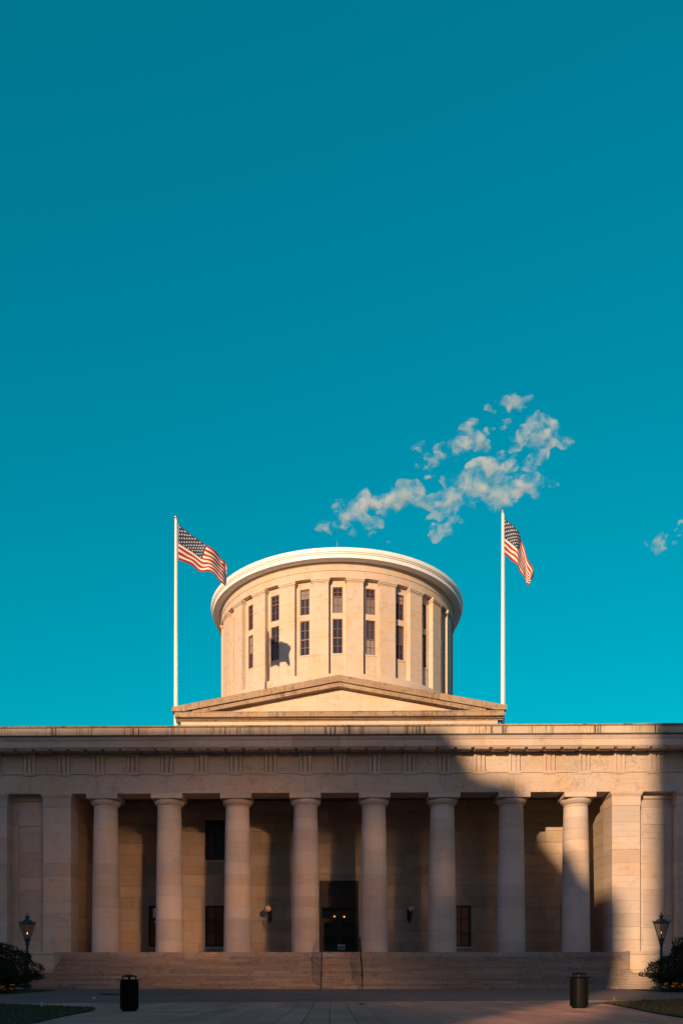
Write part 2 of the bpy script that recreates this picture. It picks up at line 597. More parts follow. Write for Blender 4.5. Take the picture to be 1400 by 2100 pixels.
# lawns
def lawn(side, poly, label):
    mb = MB()
    n = len(poly)
    vs = [(x, y, gz(x, y) + 0.0) for x, y in poly] + [(x, y, gz(x, y) + 0.05) for x, y in poly]
    mb.add(vs, [tuple(range(n, 2 * n))] + [(i, (i + 1) % n, n + (i + 1) % n, n + i) for i in range(n)])
    o = put('lawn_bed', mb, 'turf', fix=True)
    o['kind'] = 'structure'
    # blades
    xs = [p[0] for p in poly]; ys = [p[1] for p in poly]
    cx0, cx1, cy0, cy1 = min(xs), max(xs), min(ys), max(ys)

    def inside(x, y):
        c = False
        for i in range(n):
            (x1, y1), (x2, y2) = poly[i], poly[i - 1]
            if (y1 > y) != (y2 > y) and x < (x2 - x1) * (y - y1) / (y2 - y1) + x1:
                c = not c
        return c
    vs, fs = [], []
    cnt = 0
    while cnt < 26000:
        x, y = random.uniform(cx0, cx1), random.uniform(cy0, cy1)
        if abs(x) > 17 or y < 12 or not inside(x, y):
            continue
        a = random.uniform(0, math.pi)
        h = random.uniform(0.025, 0.06)
        w_ = random.uniform(0.006, 0.012) * (y / 15)
        dx, dy = w_ * math.cos(a), w_ * math.sin(a)
        z = gz(x, y) + 0.045
        b = len(vs)
        vs += [(x - dx, y - dy, z), (x + dx, y + dy, z), (x + random.gauss(0, 0.02), y + random.gauss(0, 0.02), z + h)]
        fs.append((b, b + 1, b + 2))
        cnt += 1
    mb = MB(); mb.add(vs, fs)
    g_ = put('grass', mb, 'grass', fix=False)
    tag(g_, label, 'grass', kind='stuff')


lawn(-1, [(-6.45, 22.0), (-6.7, 22.6), (-10.9, 26.6), (-30, 33), (-30, 5), (-5.1, 5), (-5.5, 15), (-5.85, 17.5), (-6.1, 20.5)],
     'dark short grass in the wedge shaped lawn with the white marker flag')
lawn(1, [(8.25, 24.6), (8.6, 25.3), (12.9, 28.6), (30, 35), (30, 5), (6.4, 5), (6.7, 15), (7.0, 17.5), (7.6, 20.5)],
     'dark short grass in the wedge shaped lawn beside the sunlit litter bin')


# ------------------------------------------------------------------ the statehouse
SH = empty('statehouse', (XC, FY, 0.42))
tag(SH, 'pale limestone statehouse with a Doric portico, pediment and round windowed drum', 'building')


def part(name, mb, mat, parent=SH, **k):
    return put(name, mb, mat, parent, **k)


def B():
    return MB(XC)


# hidden core of the building
part('core_wall', B().box(-31.5, 31.5, 60.9, 112, 0.42, 17.3).box(-31.5, -20.0, 55.25, 60.9, 2.9, 17.3).box(20.0, 31.5, 55.25, 60.9, 2.9, 17.3)
     .box(-20, 20, 55.72, 60.9, 14.6, 17.3), 'mortar')
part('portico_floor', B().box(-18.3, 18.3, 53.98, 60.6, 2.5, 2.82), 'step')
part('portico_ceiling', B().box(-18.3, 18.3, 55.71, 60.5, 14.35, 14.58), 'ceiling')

# --- back wall of the portico: blocks round the openings
holes = [(-1.47, 1.47, 2.82, 8.36)]
WIN = [(-9.26, 'low'), (-13.50, 'low'), (9.08, 'low'), (17.15, 'low'), (-9.26, 'up')]
WW = 0.725
for wx, k in WIN:
    z0, z1 = (3.26, 6.50) if k == 'low' else (9.90, 12.90)
    holes.append((wx - WW, wx + WW, z0, z1))
courses = [2.84]
hts = [0.86, 0.86, 0.84, 0.88, 0.86, 0.84, 0.86, 0.62, 0.86, 0.84, 0.88, 0.62, 0.86, 1.0]
for h in hts:
    courses.append(courses[-1] + h)
courses[-1] = 14.33
rw = random.Random(3)


def block_wall(x0, x1, y, zc, wmin, wmax, name, mat, depth=0.35, gap=0.012, hol=(), par=None):
    for j in range(len(zc) - 1):
        za, zb = zc[j], zc[j + 1]
        x = x0
        while x < x1 - 0.01:
            w = rw.uniform(wmin, wmax)
            xe = min(x1, x + w)
            if x1 - xe < wmin * 0.5:
                xe = x1
            spans = [(x, xe, za, zb)]
            for (a, b, c, d) in hol:
                new = []
                for (p, q, r_, s_) in spans:
                    if q <= a or p >= b or s_ <= c or r_ >= d:
                        new.append((p, q, r_, s_)); continue
                    if p < a: new.append((p, a, r_, s_))
                    if q > b: new.append((b, q, r_, s_))
                    pa, qb = max(p, a), min(q, b)
                    if r_ < c: new.append((pa, qb, r_, c))
                    if s_ > d: new.append((pa, qb, d, s_))
                spans = new
            for (p, q, r_, s_) in spans:
                if q - p < 0.05 or s_ - r_ < 0.05:
                    continue
                o = rw.uniform(-0.006, 0.006)
                part(name, B().cbox(p + gap / 2, q - gap / 2, y + o, y + depth, r_ + gap / 2, s_ - gap / 2, 0.008), mat, fix=False)
            x = xe


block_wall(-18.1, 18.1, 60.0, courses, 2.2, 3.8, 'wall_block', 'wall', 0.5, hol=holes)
# backing with the same openings
bk = B()
xs_ = sorted(set([-18.1, 18.1] + [h[0] for h in holes] + [h[1] for h in holes]))
for a, b in zip(xs_, xs_[1:]):
    cuts = sorted([(h[2], h[3]) for h in holes if h[0] < (a + b) / 2 < h[1]])
    z = 2.82
    for c, d in cuts:
        if c > z: bk.box(a, b, 60.06, 60.7, z, c)
        z = d
    bk.box(a, b, 60.06, 60.7, z, 14.34)
part('wall_backing', bk, 'mortar')
# side walls of the portico
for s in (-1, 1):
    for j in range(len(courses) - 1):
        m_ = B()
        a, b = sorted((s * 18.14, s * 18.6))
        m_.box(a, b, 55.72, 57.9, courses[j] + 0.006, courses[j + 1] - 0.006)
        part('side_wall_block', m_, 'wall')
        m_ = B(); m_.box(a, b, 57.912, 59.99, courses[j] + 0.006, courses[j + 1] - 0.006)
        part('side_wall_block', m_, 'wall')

# --- door
door = part('entrance_door', B().box(-1.47, -1.27, 60.02, 60.5, 2.84, 8.36).box(1.27, 1.47, 60.02, 60.5, 2.84, 8.36)
            .box(-1.27, 1.27, 60.02, 60.5, 8.16, 8.36).box(-1.27, 1.27, 60.1, 60.4, 6.36, 6.60).box(-1.27, 1.27, 60.14, 60.4, 5.42, 5.56)
            .box(-1.27, -0.80, 60.16, 60.36, 6.60, 8.16).box(0.80, 1.27, 60.16, 60.36, 6.60, 8.16).box(-0.25, 0.25, 60.16, 60.36, 6.60, 8.16)
            .box(-0.80, -0.25, 60.16, 60.36, 7.95, 8.16).box(0.25, 0.80, 60.16, 60.36, 7.95, 8.16)
            .box(-0.80, -0.25, 60.16, 60.36, 6.60, 7.20).box(0.25, 0.80, 60.16, 60.36, 6.60, 7.20), 'wood')
part('pane', B().box(-0.80, -0.25, 60.24, 60.27, 7.20, 7.95), 'pane', door)
part('pane', B().box(0.25, 0.80, 60.24, 60.27, 7.20, 7.95), 'pane', door)
clear = NT('clear door glass')
_tr = clear.n.new('ShaderNodeBsdfTransparent'); _tr.inputs[0].default_value = (0.8, 0.78, 0.75, 1)
_gl = clear.n.new('ShaderNodeBsdfGlossy'); _gl.inputs['Roughness'].default_value = 0.03; _gl.inputs[0].default_value = (1, 1, 1, 1)
_mx = clear.n.new('ShaderNodeMixShader'); _mx.inputs[0].default_value = 0.035
clear.l.new(_tr.outputs[0], _mx.inputs[1]); clear.l.new(_gl.outputs[0], _mx.inputs[2])
clear.l.new(_mx.outputs[0], clear.n['Material Output'].inputs[0])
M['clear'] = clear.m
part('transom_pane', B().box(-1.27, 1.27, 60.26, 60.28, 5.56, 6.36), 'clear', door)
for a in (-1.27, 0.01):
    leaf_ = B()
    x0, x1 = a, a + 1.26
    leaf_.box(x0, x0 + 0.14, 60.2, 60.27, 2.85, 5.41).box(x1 - 0.14, x1, 60.2, 60.27, 2.85, 5.41)
    leaf_.box(x0 + 0.14, x1 - 0.14, 60.2, 60.27, 5.25, 5.41).box(x0 + 0.14, x1 - 0.14, 60.2, 60.27, 2.85, 3.15)
    part('door_leaf', leaf_, 'wood', door)
    part('door_glass', B().box(x0 + 0.14, x1 - 0.14, 60.225, 60.245, 3.15, 5.25), 'clear', door)
part('vestibule', B().add([(-1.27, 60.52, 2.84), (1.27, 60.52, 2.84), (1.27, 60.52, 8.3), (-1.27, 60.52, 8.3),
                           (-1.27, 60.89, 2.84), (1.27, 60.89, 2.84), (1.27, 60.89, 8.3), (-1.27, 60.89, 8.3)],
                          [(4, 5, 6, 7), (0, 4, 7, 3), (1, 2, 6, 5), (0, 1, 5, 4), (3, 7, 6, 2)]), 'interior', fix=False)
for lx, lz in ((-0.335, 5.74), (0.40, 5.72)):
    lamp = empty('ceiling_lamp', (XC + lx, 60.7, lz))
    tag(lamp, 'small glowing orange bulb behind the entrance door glass, %s of the two' % ('leftmost' if lx < 0 else 'rightmost'), 'lamp', 'glowing bulbs inside the entrance')
    put('bulb', B().lathe([(0.001, lz - 0.055), (0.05, lz - 0.04), (0.07, lz), (0.05, lz + 0.04), (0.001, lz + 0.055)], lx, 60.7, 10), 'bulb', lamp, smooth=60)
    put('stem', B().tube([(lx, 60.7, lz + 0.05), (lx, 60.7, 8.28)], 0.008, 5), 'iron', lamp)

notice = MB(XC)
notice.box(-0.10, 0.46, 60.155, 60.165, 3.22, 3.61)
nt = put('notice_sign', notice, 'notice', None)
uvl = nt.data.uv_layers.new(name='UVMap')
for p_ in nt.data.polygons:
    for li in p_.loop_indices:
        co = nt.data.vertices[nt.data.loops[li].vertex_index].co
        uvl.data[li].uv = ((co.x + 0.28) / 0.56, co.z / 0.39)
tag(nt, 'small white and blue notice with three white symbols on the entrance door', 'sign')


# --- windows of the portico wall
def portico_window(wx, kind):
    z0, z1 = (3.44, 6.50) if kind == 'low' else (9.90 + 0.02, 12.90)
    zs = z0 if kind == 'low' else 9.92
    fr = B()
    x0, x1 = wx - WW, wx + WW
    f = 0.11
    ya, yb = 60.10, 60.30
    fr.box(x0, x0 + f, ya, yb, zs, z1).box(x1 - f, x1, ya, yb, zs, z1)
    fr.box(x0 + f, x1 - f, ya, yb, z1 - f, z1).box(x0 + f, x1 - f, ya, yb, zs, zs + f)
    h = (z1 - zs - 2 * f) / 3
    fr.box(wx - 0.045, wx + 0.045, ya + 0.03, yb - 0.03, zs + f, z1 - f)
    for k in (1, 2):
        zz = zs + f + h * k
        fr.box(x0 + f, wx - 0.046, ya + 0.02, yb - 0.03, zz - 0.04, zz + 0.04)
        fr.box(wx + 0.046, x1 - f, ya + 0.02, yb - 0.03, zz - 0.04, zz + 0.04)
    w = part('window', fr, 'bronze')
    pw = (x1 - x0 - 2 * f) / 2
    for c in range(2):
        for r_ in range(3):
            xa = x0 + f + c * pw
            za = zs + f + r_ * h
            part('pane', B().box(xa + 0.02, xa + pw - 0.02, 60.2, 60.215, za + 0.02, za + h - 0.02), 'amber' if kind == 'low' else 'pane', w)
    part('sill', B().cbox(x0 - 0.07, x1 + 0.07, 59.92, 60.09, (3.26 if kind == 'low' else 9.72), zs - 0.002, 0.01), 'stone', w)


for wx, k in WIN:
    portico_window(wx, k)
part('pane_reflection', B().box(-13.93, -13.55, 60.17, 60.19, 5.63, 6.34).box(-13.86, -13.62, 60.17, 60.19, 5.25, 5.44), 'white_paint')  # white boxes added to imitate a bright reflection in this window

# --- columns
COLX = [2.33, 6.99, 11.66, 16.03]
CY = 55.05
ZB, ZT = 2.82, 12.79


def shaft_r(z):
    t = (z - ZB) / (ZT - ZB)
    return 0.955 - 0.155 * t + 0.018 * math.sin(math.pi * t)


ND = 13
zj = [ZB + (12.66 - ZB) * k / ND for k in range(ND + 1)]
drum_m = []
first = None
for ci, lx in enumerate([-x for x in reversed(COLX)] + COLX):
    if first is None:
        capm = B()
        pr = [(0.80, 12.675), (0.80, 12.80), (0.84, 12.83)]
        for k in range(1, 9):
            a = k / 8
            pr.append((0.84 + 0.19 * math.sin(a * math.pi / 2) ** 0.8, 12.83 + 0.30 * a))
        pr += [(1.02, 13.16), (0.95, 13.195)]
        capm.lathe(pr, lx, CY, 48)
        c0 = part('column', capm, 'column', smooth=35, origin=(XC + lx, CY, ZB))
        for k in range(ND):
            a, b = zj[k], zj[k + 1]
            m_ = B()
            g = 0.006
            m_.lathe([(shaft_r(a) - 0.012, a), (shaft_r(a + g), a + g + 0.006), (shaft_r((a + b) / 2), (a + b) / 2), (shaft_r(b - g), b - g - 0.006), (shaft_r(b) - 0.012, b)], lx, CY, 48)
            part('column_drum', m_, 'column', c0, smooth=35, origin=(XC + lx, CY, a))
        part('abacus', B().box(lx - 1.05, lx + 1.05, CY - 1.08, CY + 1.02, 13.20, 13.525), 'stone', c0, origin=(XC + lx, CY, 13.2))
        first = c0
    else:
        dup(first, (XC + lx, CY, ZB), SH)

# --- antae, recessed walls, outer pilasters
ant = [2.82, 3.66, 4.52, 5.38, 6.24, 7.10, 7.95, 8.82, 9.68, 10.54, 11.5, 12.62]


def pier(x0, x1, y0, y1):
    for j in range(len(ant) - 1):
        part('pier_block', B().cbox(x0 + rw.uniform(0, .004), x1, y0 + rw.uniform(0, 0.006), y1, ant[j] + 0.004, ant[j + 1] - 0.004, 0.008), 'stone', fix=False)
    part('pier_core', B().box(x0 + 0.03, x1 - 0.03, y0 + 0.03, y1 - 0.03, 2.82, 13.5), 'mortar')
    part('pier_necking', B().box(x0 - 0.015, x1 + 0.015, y0 - 0.015, y1, 12.63, 13.24), 'stone')
    cp = B()
    cp.box(x0 - 0.05, x1 + 0.05, y0 - 0.05, y1, 13.24, 13.32)
    cp.box(x0 - 0.10, x1 + 0.10, y0 - 0.09, y1, 13.32, 13.40)
    cp.box(x0 - 0.13, x1 + 0.13, y0 - 0.12, y1, 13.40, 13.525)
    part('pier_capital', cp, 'stone')


for s in (-1, 1):
    a, b = sorted((s * 18.13, s * 20.0)); pier(a, b, FY, 55.7)
    a, b = sorted((s * 22.45, s * 24.4)); pier(a, b, FY, 54.9)
    a, b = sorted((s * 29.6, s * 31.5)); pier(a, b, FY, 54.9)
    # recessed walls with a sunk panel
    for (p0, p1) in ((20.15, 22.3), (24.55, 29.45)):
        q0, q1 = p0 + 0.35, p1 - 0.32
        for j in range(len(ant) - 1):
            za, zb = ant[j] + 0.004, ant[j + 1] - 0.004
            for (u0, u1, yy) in ((p0 - 0.14, q0 - 0.01, 54.80), (q0, q1, 54.85), (q1 + 0.01, p1 + 0.14, 54.80)):
                x0, x1 = sorted((s * u0, s * u1))
                if yy > 54.82 and zb > 12.45:
                    yy = 54.80
                part('recess_block', B().box(x0, x1, yy + rw.uniform(0, .004), 55.22, za, zb), 'stone', fix=False)
        x0, x1 = sorted((s * (p0 - 0.14), s * (p1 + 0.14)))
        part('recess_block', B().box(x0, x1, 54.8, 55.22, 12.625, 13.2), 'stone')
        part('recess_moulding', B().box(x0, x1, 54.68, 55.22, 13.2, 13.525), 'stone')
    # plinth under them
    x0, x1 = sorted((s * 18.45, s * 31.5))
    for k in range(3):
        za, zb = (0.40, 1.2) if k == 0 else ((1.204, 2.0) if k == 1 else (2.004, 2.81))
        for c in range(5):
            xa = 18.45 + c * 2.61
            u0, u1 = sorted((s * xa, s * (xa + 2.605)))
            part('plinth_block', B().box(u0, u1, 53.75, 55.2, za, zb), 'stone', fix=False)

# --- architrave, taenia, frieze
EX = 31.6
P = 2.325
for k in range(-7, 7):
    a = k * 4.65 + 2.325
    a0, a1 = max(a, -EX), min(a + 4.65, EX)
    if a1 - a0 < 0.1:
        continue
    part('architrave_block', B().cbox(a0 + 0.004, a1 - 0.004, FY + rw.uniform(-0.004, 0.004), 55.7, 13.53, 14.82, 0.008), 'frieze', fix=False)
part('taenia', B().box(-EX, EX, FY - 0.07, 55.6, 14.823, 14.93), 'stone')
NT_ = 13
for k in range(-NT_ - 1, NT_ + 1):
    x0, x1 = k * P + 0.44, (k + 1) * P - 0.44
    x0, x1 = max(x0, -EX), min(x1, EX)
    if x1 - x0 < 0.1:
        continue
    part('metope', B().box(x0 + 0.002, x1 - 0.002, FY + 0.07 + rw.uniform(-.004, .004), 54.6, 14.932, 16.24).box(x0 + 0.002, x1 - 0.002, FY + 0.02, 54.5, 16.06, 16.14), 'frieze', fix=False)


def tri_mesh():
    yf, yg = FY - 0.04, FY + 0.10
    pts = [(-0.44, yg), (-0.36, yf), (-0.225, yf), (-0.155, yg), (-0.085, yf), (0.085, yf), (0.155, yg), (0.225, yf), (0.36, yf), (0.44, yg), (0.44, 54.6), (-0.44, 54.6)]
    m_ = B()
    m_.extr_z(pts, 14.932, 16.05)
    m_.box(-0.455, 0.455, yf - 0.03, 54.55, 16.05, 16.16)
    return m_


tri0 = part('triglyph', tri_mesh(), 'stone')
rg = B().box(-0.44, 0.44, FY - 0.055, FY, 14.745, 14.822)
for q in range(6):
    xx = -0.44 + 0.88 * (q + 0.5) / 6
    rg.lathe([(0.045, 14.70), (0.03, 14.745)], xx, FY - 0.03, 8)
part('regula', rg, 'stone', tri0)
t_world = WLOC[tri0.name].copy()
for k in range(-NT_, NT_ + 1):
    if k == 0:
        continue
    dup(tri0, (t_world.x + k * P, t_world.y, t_world.z), SH)

# --- cornice
mu = B().box(-0.465, 0.465, 53.02, 53.93, 16.20, 16.262)
for q in range(7):
    xx = -0.465 + 0.93 * (q + 0.5) / 7
    for yy in (53.10, 53.45):
        mu.lathe([(0.05, 16.145), (0.04, 16.20)], xx, yy, 7)
mu0 = part('mutule', mu, 'stone')
m_world = WLOC[mu0.name].copy()
for k in range(-26, 27):
    if k:
        dup(mu0, (m_world.x + k * P / 2, m_world.y, m_world.z), SH)
cor_prof = [(54.5, 16.264), (52.96, 16.264), (52.96, 16.31), (52.90, 16.32), (52.90, 16.74), (52.87, 16.76), (52.84, 16.80), (52.84, 16.84), (52.80, 16.90), (52.78, 16.955), (54.5, 16.955)]
lip_prof = [(54.5, 16.957), (52.86, 16.957), (52.86, 17.05), (52.82, 17.06), (52.82, 17.11), (54.5, 17.11)]
c0 = part('cornice_block', B().extr_x(cor_prof, -EX, -EX + 3.155), 'stone')
l0 = part('cornice_lip', B().extr_x(lip_prof, -EX, -EX + 3.155), 'soot')
p0 = part('parapet_block', B().cbox(-EX, -EX + 3.155, 52.96, 53.6, 17.114, 17.63, 0.008), 'parapet')
k0 = part('coping_stone', B().box(-EX, -EX + 3.155, 52.88, 53.7, 17.632, 17.74), 'weathered')
for q in range(1, 20):
    for src in (c0, l0, p0, k0):
        w_ = WLOC[src.name]
        dup(src, (w_.x + 3.16 * q, w_.y + rw.uniform(-0.004, 0.004), w_.z), SH)
part('roof_deck', B().box(-31.4, 31.4, 53.72, 112, 17.305, 17.40), 'roof')

# --- attic and pediment
AX = 12.19
for q in range(8):
    w_ = 2 * AX / 8
    part('attic_block', B().cbox(-AX + q * w_ + 0.004, -AX + (q + 1) * w_ - 0.004, 62.0, 62.5, 17.41, 20.93, 0.006), 'drum', fix=False)
part('attic_wall', B().box(-AX + 0.03, AX - 0.03, 62.05, 92, 17.41, 21.4), 'drum')
ac = [(62.5, 21.48), (61.4, 21.48), (61.4, 21.42), (61.43, 21.41), (61.43, 21.09), (61.72, 21.07), (61.74, 20.99), (61.9, 20.97), (61.92, 20.90), (62.5, 20.90)]
for q in range(7):
    w_ = 2 * 12.56 / 7
    part('attic_cornice_block', B().extr_x(ac, -12.56 + q * w_ + 0.003, -12.56 + (q + 1) * w_ - 0.003), 'weathered')
for s in (-1, 1):
    a, b = sorted((s * 12.12, s * 12.45))
    part('side_cornice', B().box(a, b, 62.52, 92, 20.98, 21.6), 'weathered')
SL = 0.187


def rake_poly(xa, xb, top, bot, clip):
    pts = [(xa, top - SL * xa), (xb, top - SL * xb)]
    zb_ = bot - SL * xb
    if zb_ >= clip:
        pts += [(xb, zb_)]
    else:
        xk = (bot - clip) / SL
        pts += [(xb, clip)]
        if xk > xa:
            pts += [(xk, clip)]
        else:
            pts += [(xa, clip)]
            return pts
    pts += [(xa, bot - SL * xa)]
    return pts


for s in (-1, 1):
    cuts = [0.002, 2.6, 5.15, 7.7, 10.2, 12.74]
    for q in range(5):
        pp = rake_poly(cuts[q], cuts[q + 1] - 0.008, 24.20, 23.71, 21.486)
        part('rake_stone', B().extr_y([(s * x, z) for x, z in pp], 61.28, 62.6), 'weathered')
    cuts = [0.002, 3.4, 6.9, 11.2]
    for q in range(3):
        pp = rake_poly(cuts[q], cuts[q + 1] - 0.008, 23.706, 23.38, 21.486)
        part('rake_fascia_stone', B().extr_y([(s * x, z) for x, z in pp], 61.45, 62.6), 'weathered')
# tympanum slabs in three courses
for (za, zb) in ((21.45, 22.02), (22.026, 22.66), (22.666, 23.58)):
    hw_ = (23.6 - za) / SL
    hb_ = (23.6 - zb) / SL
    n = max(2, int(2 * hw_ / 3.0))
    for q in range(n):
        x0, x1 = -hw_ + 2 * hw_ * q / n + 0.004, -hw_ + 2 * hw_ * (q + 1) / n - 0.004
        xs_ = sorted({x0, x1} | {x for x in (-hb_, hb_) if x0 < x < x1})
        top_ = [(x, min(zb, 23.6 - SL * abs(x))) for x in reversed(xs_)]
        part('tympanum_slab', B().extr_y([(x0, za), (x1, za)] + top_, 62.0 + rw.uniform(0, 0.006), 62.4), 'drum')
rf = B()
rf.add([(-12.45, 62.6, 21.7), (0, 62.6, 24.05), (12.45, 62.6, 21.7), (12.45, 62.6, 21.61), (-12.45, 62.6, 21.61),
        (-12.45, 92, 21.7), (0, 92, 24.05), (12.45, 92, 21.7), (12.45, 92, 21.61), (-12.45, 92, 21.61)],
       [(0, 1, 2, 3, 4), (5, 9, 8, 7, 6), (0, 5, 6, 1), (1, 6, 7, 2), (2, 7, 8, 3), (0, 4, 9, 5), (4, 3, 8, 9)])
part('attic_roof', rf, 'roof')

# --- rotunda drum
before_drum = set(bpy.data.objects)
DY = 83.0
part('drum_plinth', B().lathe([(11.95, 21.4), (11.95, 27.86), (11.88, 28.04), (11.2, 28.06)], 0, DY, 96), 'drum', smooth=30)
part('drum_core', B().lathe([(10.9, 28.0), (10.9, 37.9)], 0, DY, 48), 'interior')
nb = 24


def ring_pt(rad, off, ang):
    """point at radius rad, tangential offset off; ang measured from -y towards +x"""
    return (rad * math.sin(ang) + off * math.cos(ang), -rad * math.cos(ang) + off * math.sin(ang))


def radial_box(mb, r0, r1, o0, o1, z0, z1):
    mb.box(o0, o1, -r1, -r0, z0, z1)


pil = MB()
zc_ = [28.045, 29.7, 31.35, 33.0, 34.6, 36.16]
for j in range(5):
    radial_box(pil, 11.25, 11.80, -0.74, 0.74, zc_[j] + 0.012, zc_[j + 1] - 0.012)
radial_box(pil, 11.25, 11.785, -0.73, 0.73, 28.05, 36.16)
pcap = MB()
radial_box(pcap, 11.25, 11.83, -0.77, 0.77, 36.16, 36.26)
radial_box(pcap, 11.25, 11.90, -0.83, 0.83, 36.262, 36.38)
radial_box(pcap, 11.25, 11.95, -0.88, 0.88, 36.382, 36.56)
ctr = (XC, DY, 0)


def rput(name, mb, mat, parent, ang, src=None, **k):
    if src is None:
        mb.ox = 0
        mb.v = [(x + XC, y + DY, z) for x, y, z in mb.v]
        o = put(name, mb, mat, parent, origin=ctr, **k)
    else:
        o = src.copy(); COL.objects.link(o); place(o, Vector(ctr), parent)
    o.rotation_euler = (0, 0, ang)
    return o


src_p = src_c = None
for k in range(nb):
    ang = R(7.5 + 15 * k)
    if src_p is None:
        src_p = rput('pilaster', pil, 'drum', SH, ang)
        src_c = rput('pilaster_capital', pcap, 'drum', SH, ang)
    else:
        rput('pilaster', None, None, SH, ang, src_p)
        rput('pilaster_capital', None, None, SH, ang, src_c)

UZ0, UZ1, LZ0, LZ1 = 33.62, 35.92, 30.0, 33.10
hw = 0.445


def mk_bay():
    b_ = MB()
    ri, ro = 10.95, 11.36
    radial_box(b_, ri, ro, -1.5, -hw, 28.05, 36.56)
    radial_box(b_, ri, ro, hw, 1.5, 28.05, 36.56)
    radial_box(b_, ri, ro, -hw, hw, 28.05, LZ0)
    radial_box(b_, ri, ro, -hw, hw, LZ1, UZ0)
    radial_box(b_, ri, ro, -hw, hw, UZ1, 36.56)
    return b_


def mk_win(z0, z1, meet):
    f_ = MB()
    f = 0.07
    r0, r1 = 11.12, 11.27
    radial_box(f_, r0, r1, -hw, -hw + f, z0, z1)
    radial_box(f_, r0, r1, hw - f, hw, z0, z1)
    radial_box(f_, r0, r1, -hw + f, hw - f, z1 - f, z1)
    radial_box(f_, r0, r1, -hw + f, hw - f, z0, z0 + f)
    radial_box(f_, r0, r1 - 0.02, -hw + f, hw - f, meet - 0.045, meet + 0.045)
    radial_box(f_, r0 + 0.02, r1 - 0.04, -0.022, 0.022, z0 + f, meet - 0.046)
    radial_box(f_, r0 + 0.02, r1 - 0.04, -0.022, 0.022, meet + 0.046, z1 - f)
    for (a, b) in ((z0 + f, meet - 0.046), (meet + 0.046, z1 - f)):
        nr = 2
        for q in range(1, nr):
            zz = a + (b - a) * q / nr
            radial_box(f_, r0 + 0.02, r1 - 0.05, -hw + f, -0.023, zz - 0.02, zz + 0.02)
            radial_box(f_, r0 + 0.02, r1 - 0.05, 0.023, hw - f, zz - 0.02, zz + 0.02)
    return f_


bay0 = None
wsrc = {}
for k in range(nb):
    ang = R(15 * k)
    if bay0 is None:
        bay0 = rput('bay_wall', mk_bay(), 'drum', SH, ang)
    else:
        rput('bay_wall', None, None, SH, ang, bay0)
    front = k <= 6 or k >= 18
    if not front:
        continue
    for nm, z0, z1, meet in (('u', UZ0, UZ1, 35.12), ('l', LZ0, LZ1, 31.45)):
        if nm not in wsrc:
            w = rput('rotunda_window', mk_win(z0, z1, meet), 'redframe', SH, ang)
            gl = []
            for (a, b) in ((z0 + 0.05, meet - 0.02), (meet + 0.02, z1 - 0.05)):
                m_ = MB(); radial_box(m_, 11.16, 11.175, -hw + 0.04, hw - 0.04, a, b)
                m_.v = [(x + XC, y + DY, z) for x, y, z in m_.v]
                gl.append(put('pane', m_, 'drumglass', w, origin=ctr))
            sl = None
            if nm == 'l':
                m_ = MB(); radial_box(m_, 11.365, 11.43, -hw - 0.06, hw + 0.06, LZ0 - 0.14, LZ0 - 0.002)
                m_.v = [(x + XC, y + DY, z) for x, y, z in m_.v]
                put('sill', m_, 'drum', w, origin=ctr)
                m_ = MB(); radial_box(m_, 11.362, 11.39, -hw - 0.04, hw + 0.04, 28.12, LZ0 - 0.142)
                m_.v = [(x + XC, y + DY, z) for x, y, z in m_.v]
                put('apron_panel', m_, 'drum', w, origin=ctr)
            wsrc[nm] = w
        else:
            s_ = wsrc[nm]
            c = s_.copy(); COL.objects.link(c); place(c, Vector(ctr), SH)
            c.rotation_euler = (0, 0, ang)
            for ch in list(s_.children):
                g = ch.copy(); COL.objects.link(g); g.parent = c; g.location = (0, 0, 0)
ent = [(11.0, 36.562), (11.82, 36.562), (11.82, 37.16), (11.87, 37.18), (11.87, 37.24), (11.80, 37.26), (11.80, 37.72), (11.86, 37.75), (11.95, 37.80), (11.95, 37.86), (11.0, 37.86)]
nseg = 16
for q in range(nseg):
    a0 = 2 * math.pi * q / nseg + 0.0004
    a1 = 2 * math.pi * (q + 1) / nseg - 0.0004
    m_ = B(); m_.lathe(ent + [ent[0]], 0, DY, 12, a0, a1)
    part('entablature_stone', m_, 'drum', smooth=30)
part('white_gutter', B().lathe([(11.0, 37.862), (12.35, 37.862), (12.40, 37.88), (12.62, 37.90), (12.64, 38.20), (12.72, 38.24), (12.72, 38.30), (12.80, 38.36), (12.84, 38.55), (12.84, 38.68), (12.70, 38.70), (11.0, 38.70)], 0, DY, 128), 'white_paint', smooth=30)
part('rotunda_roof', B().lathe([(12.62, 38.702), (12.62, 38.80), (12.3, 38.84), (0.01, 41.6)], 0, DY, 96), 'roof', smooth=30)
part('lightning_rod', B().tube([(-0.05, 70.75, 38.78), (-0.05, 70.75, 39.55)], [0.03, 0.015], 6), 'rod')

# the drum at its true size and distance
DK, DY2 = 1.055, 87.6
done = set()
for o in [x for x in bpy.data.objects if x not in before_drum]:
    if o.data not in done:
        o.data.transform(Matrix.Scale(DK, 4)); done.add(o.data)
    if o.parent == SH:
        w_ = o.location + SH.location
        w2 = Vector((XC + 0.034 + (w_.x - XC) * DK, DY2 + (w_.y - DY) * DK, 1.05 + (w_.z - 1.05) * DK))
        o.location = w2 - SH.location
    else:
        o.location = o.location * DK

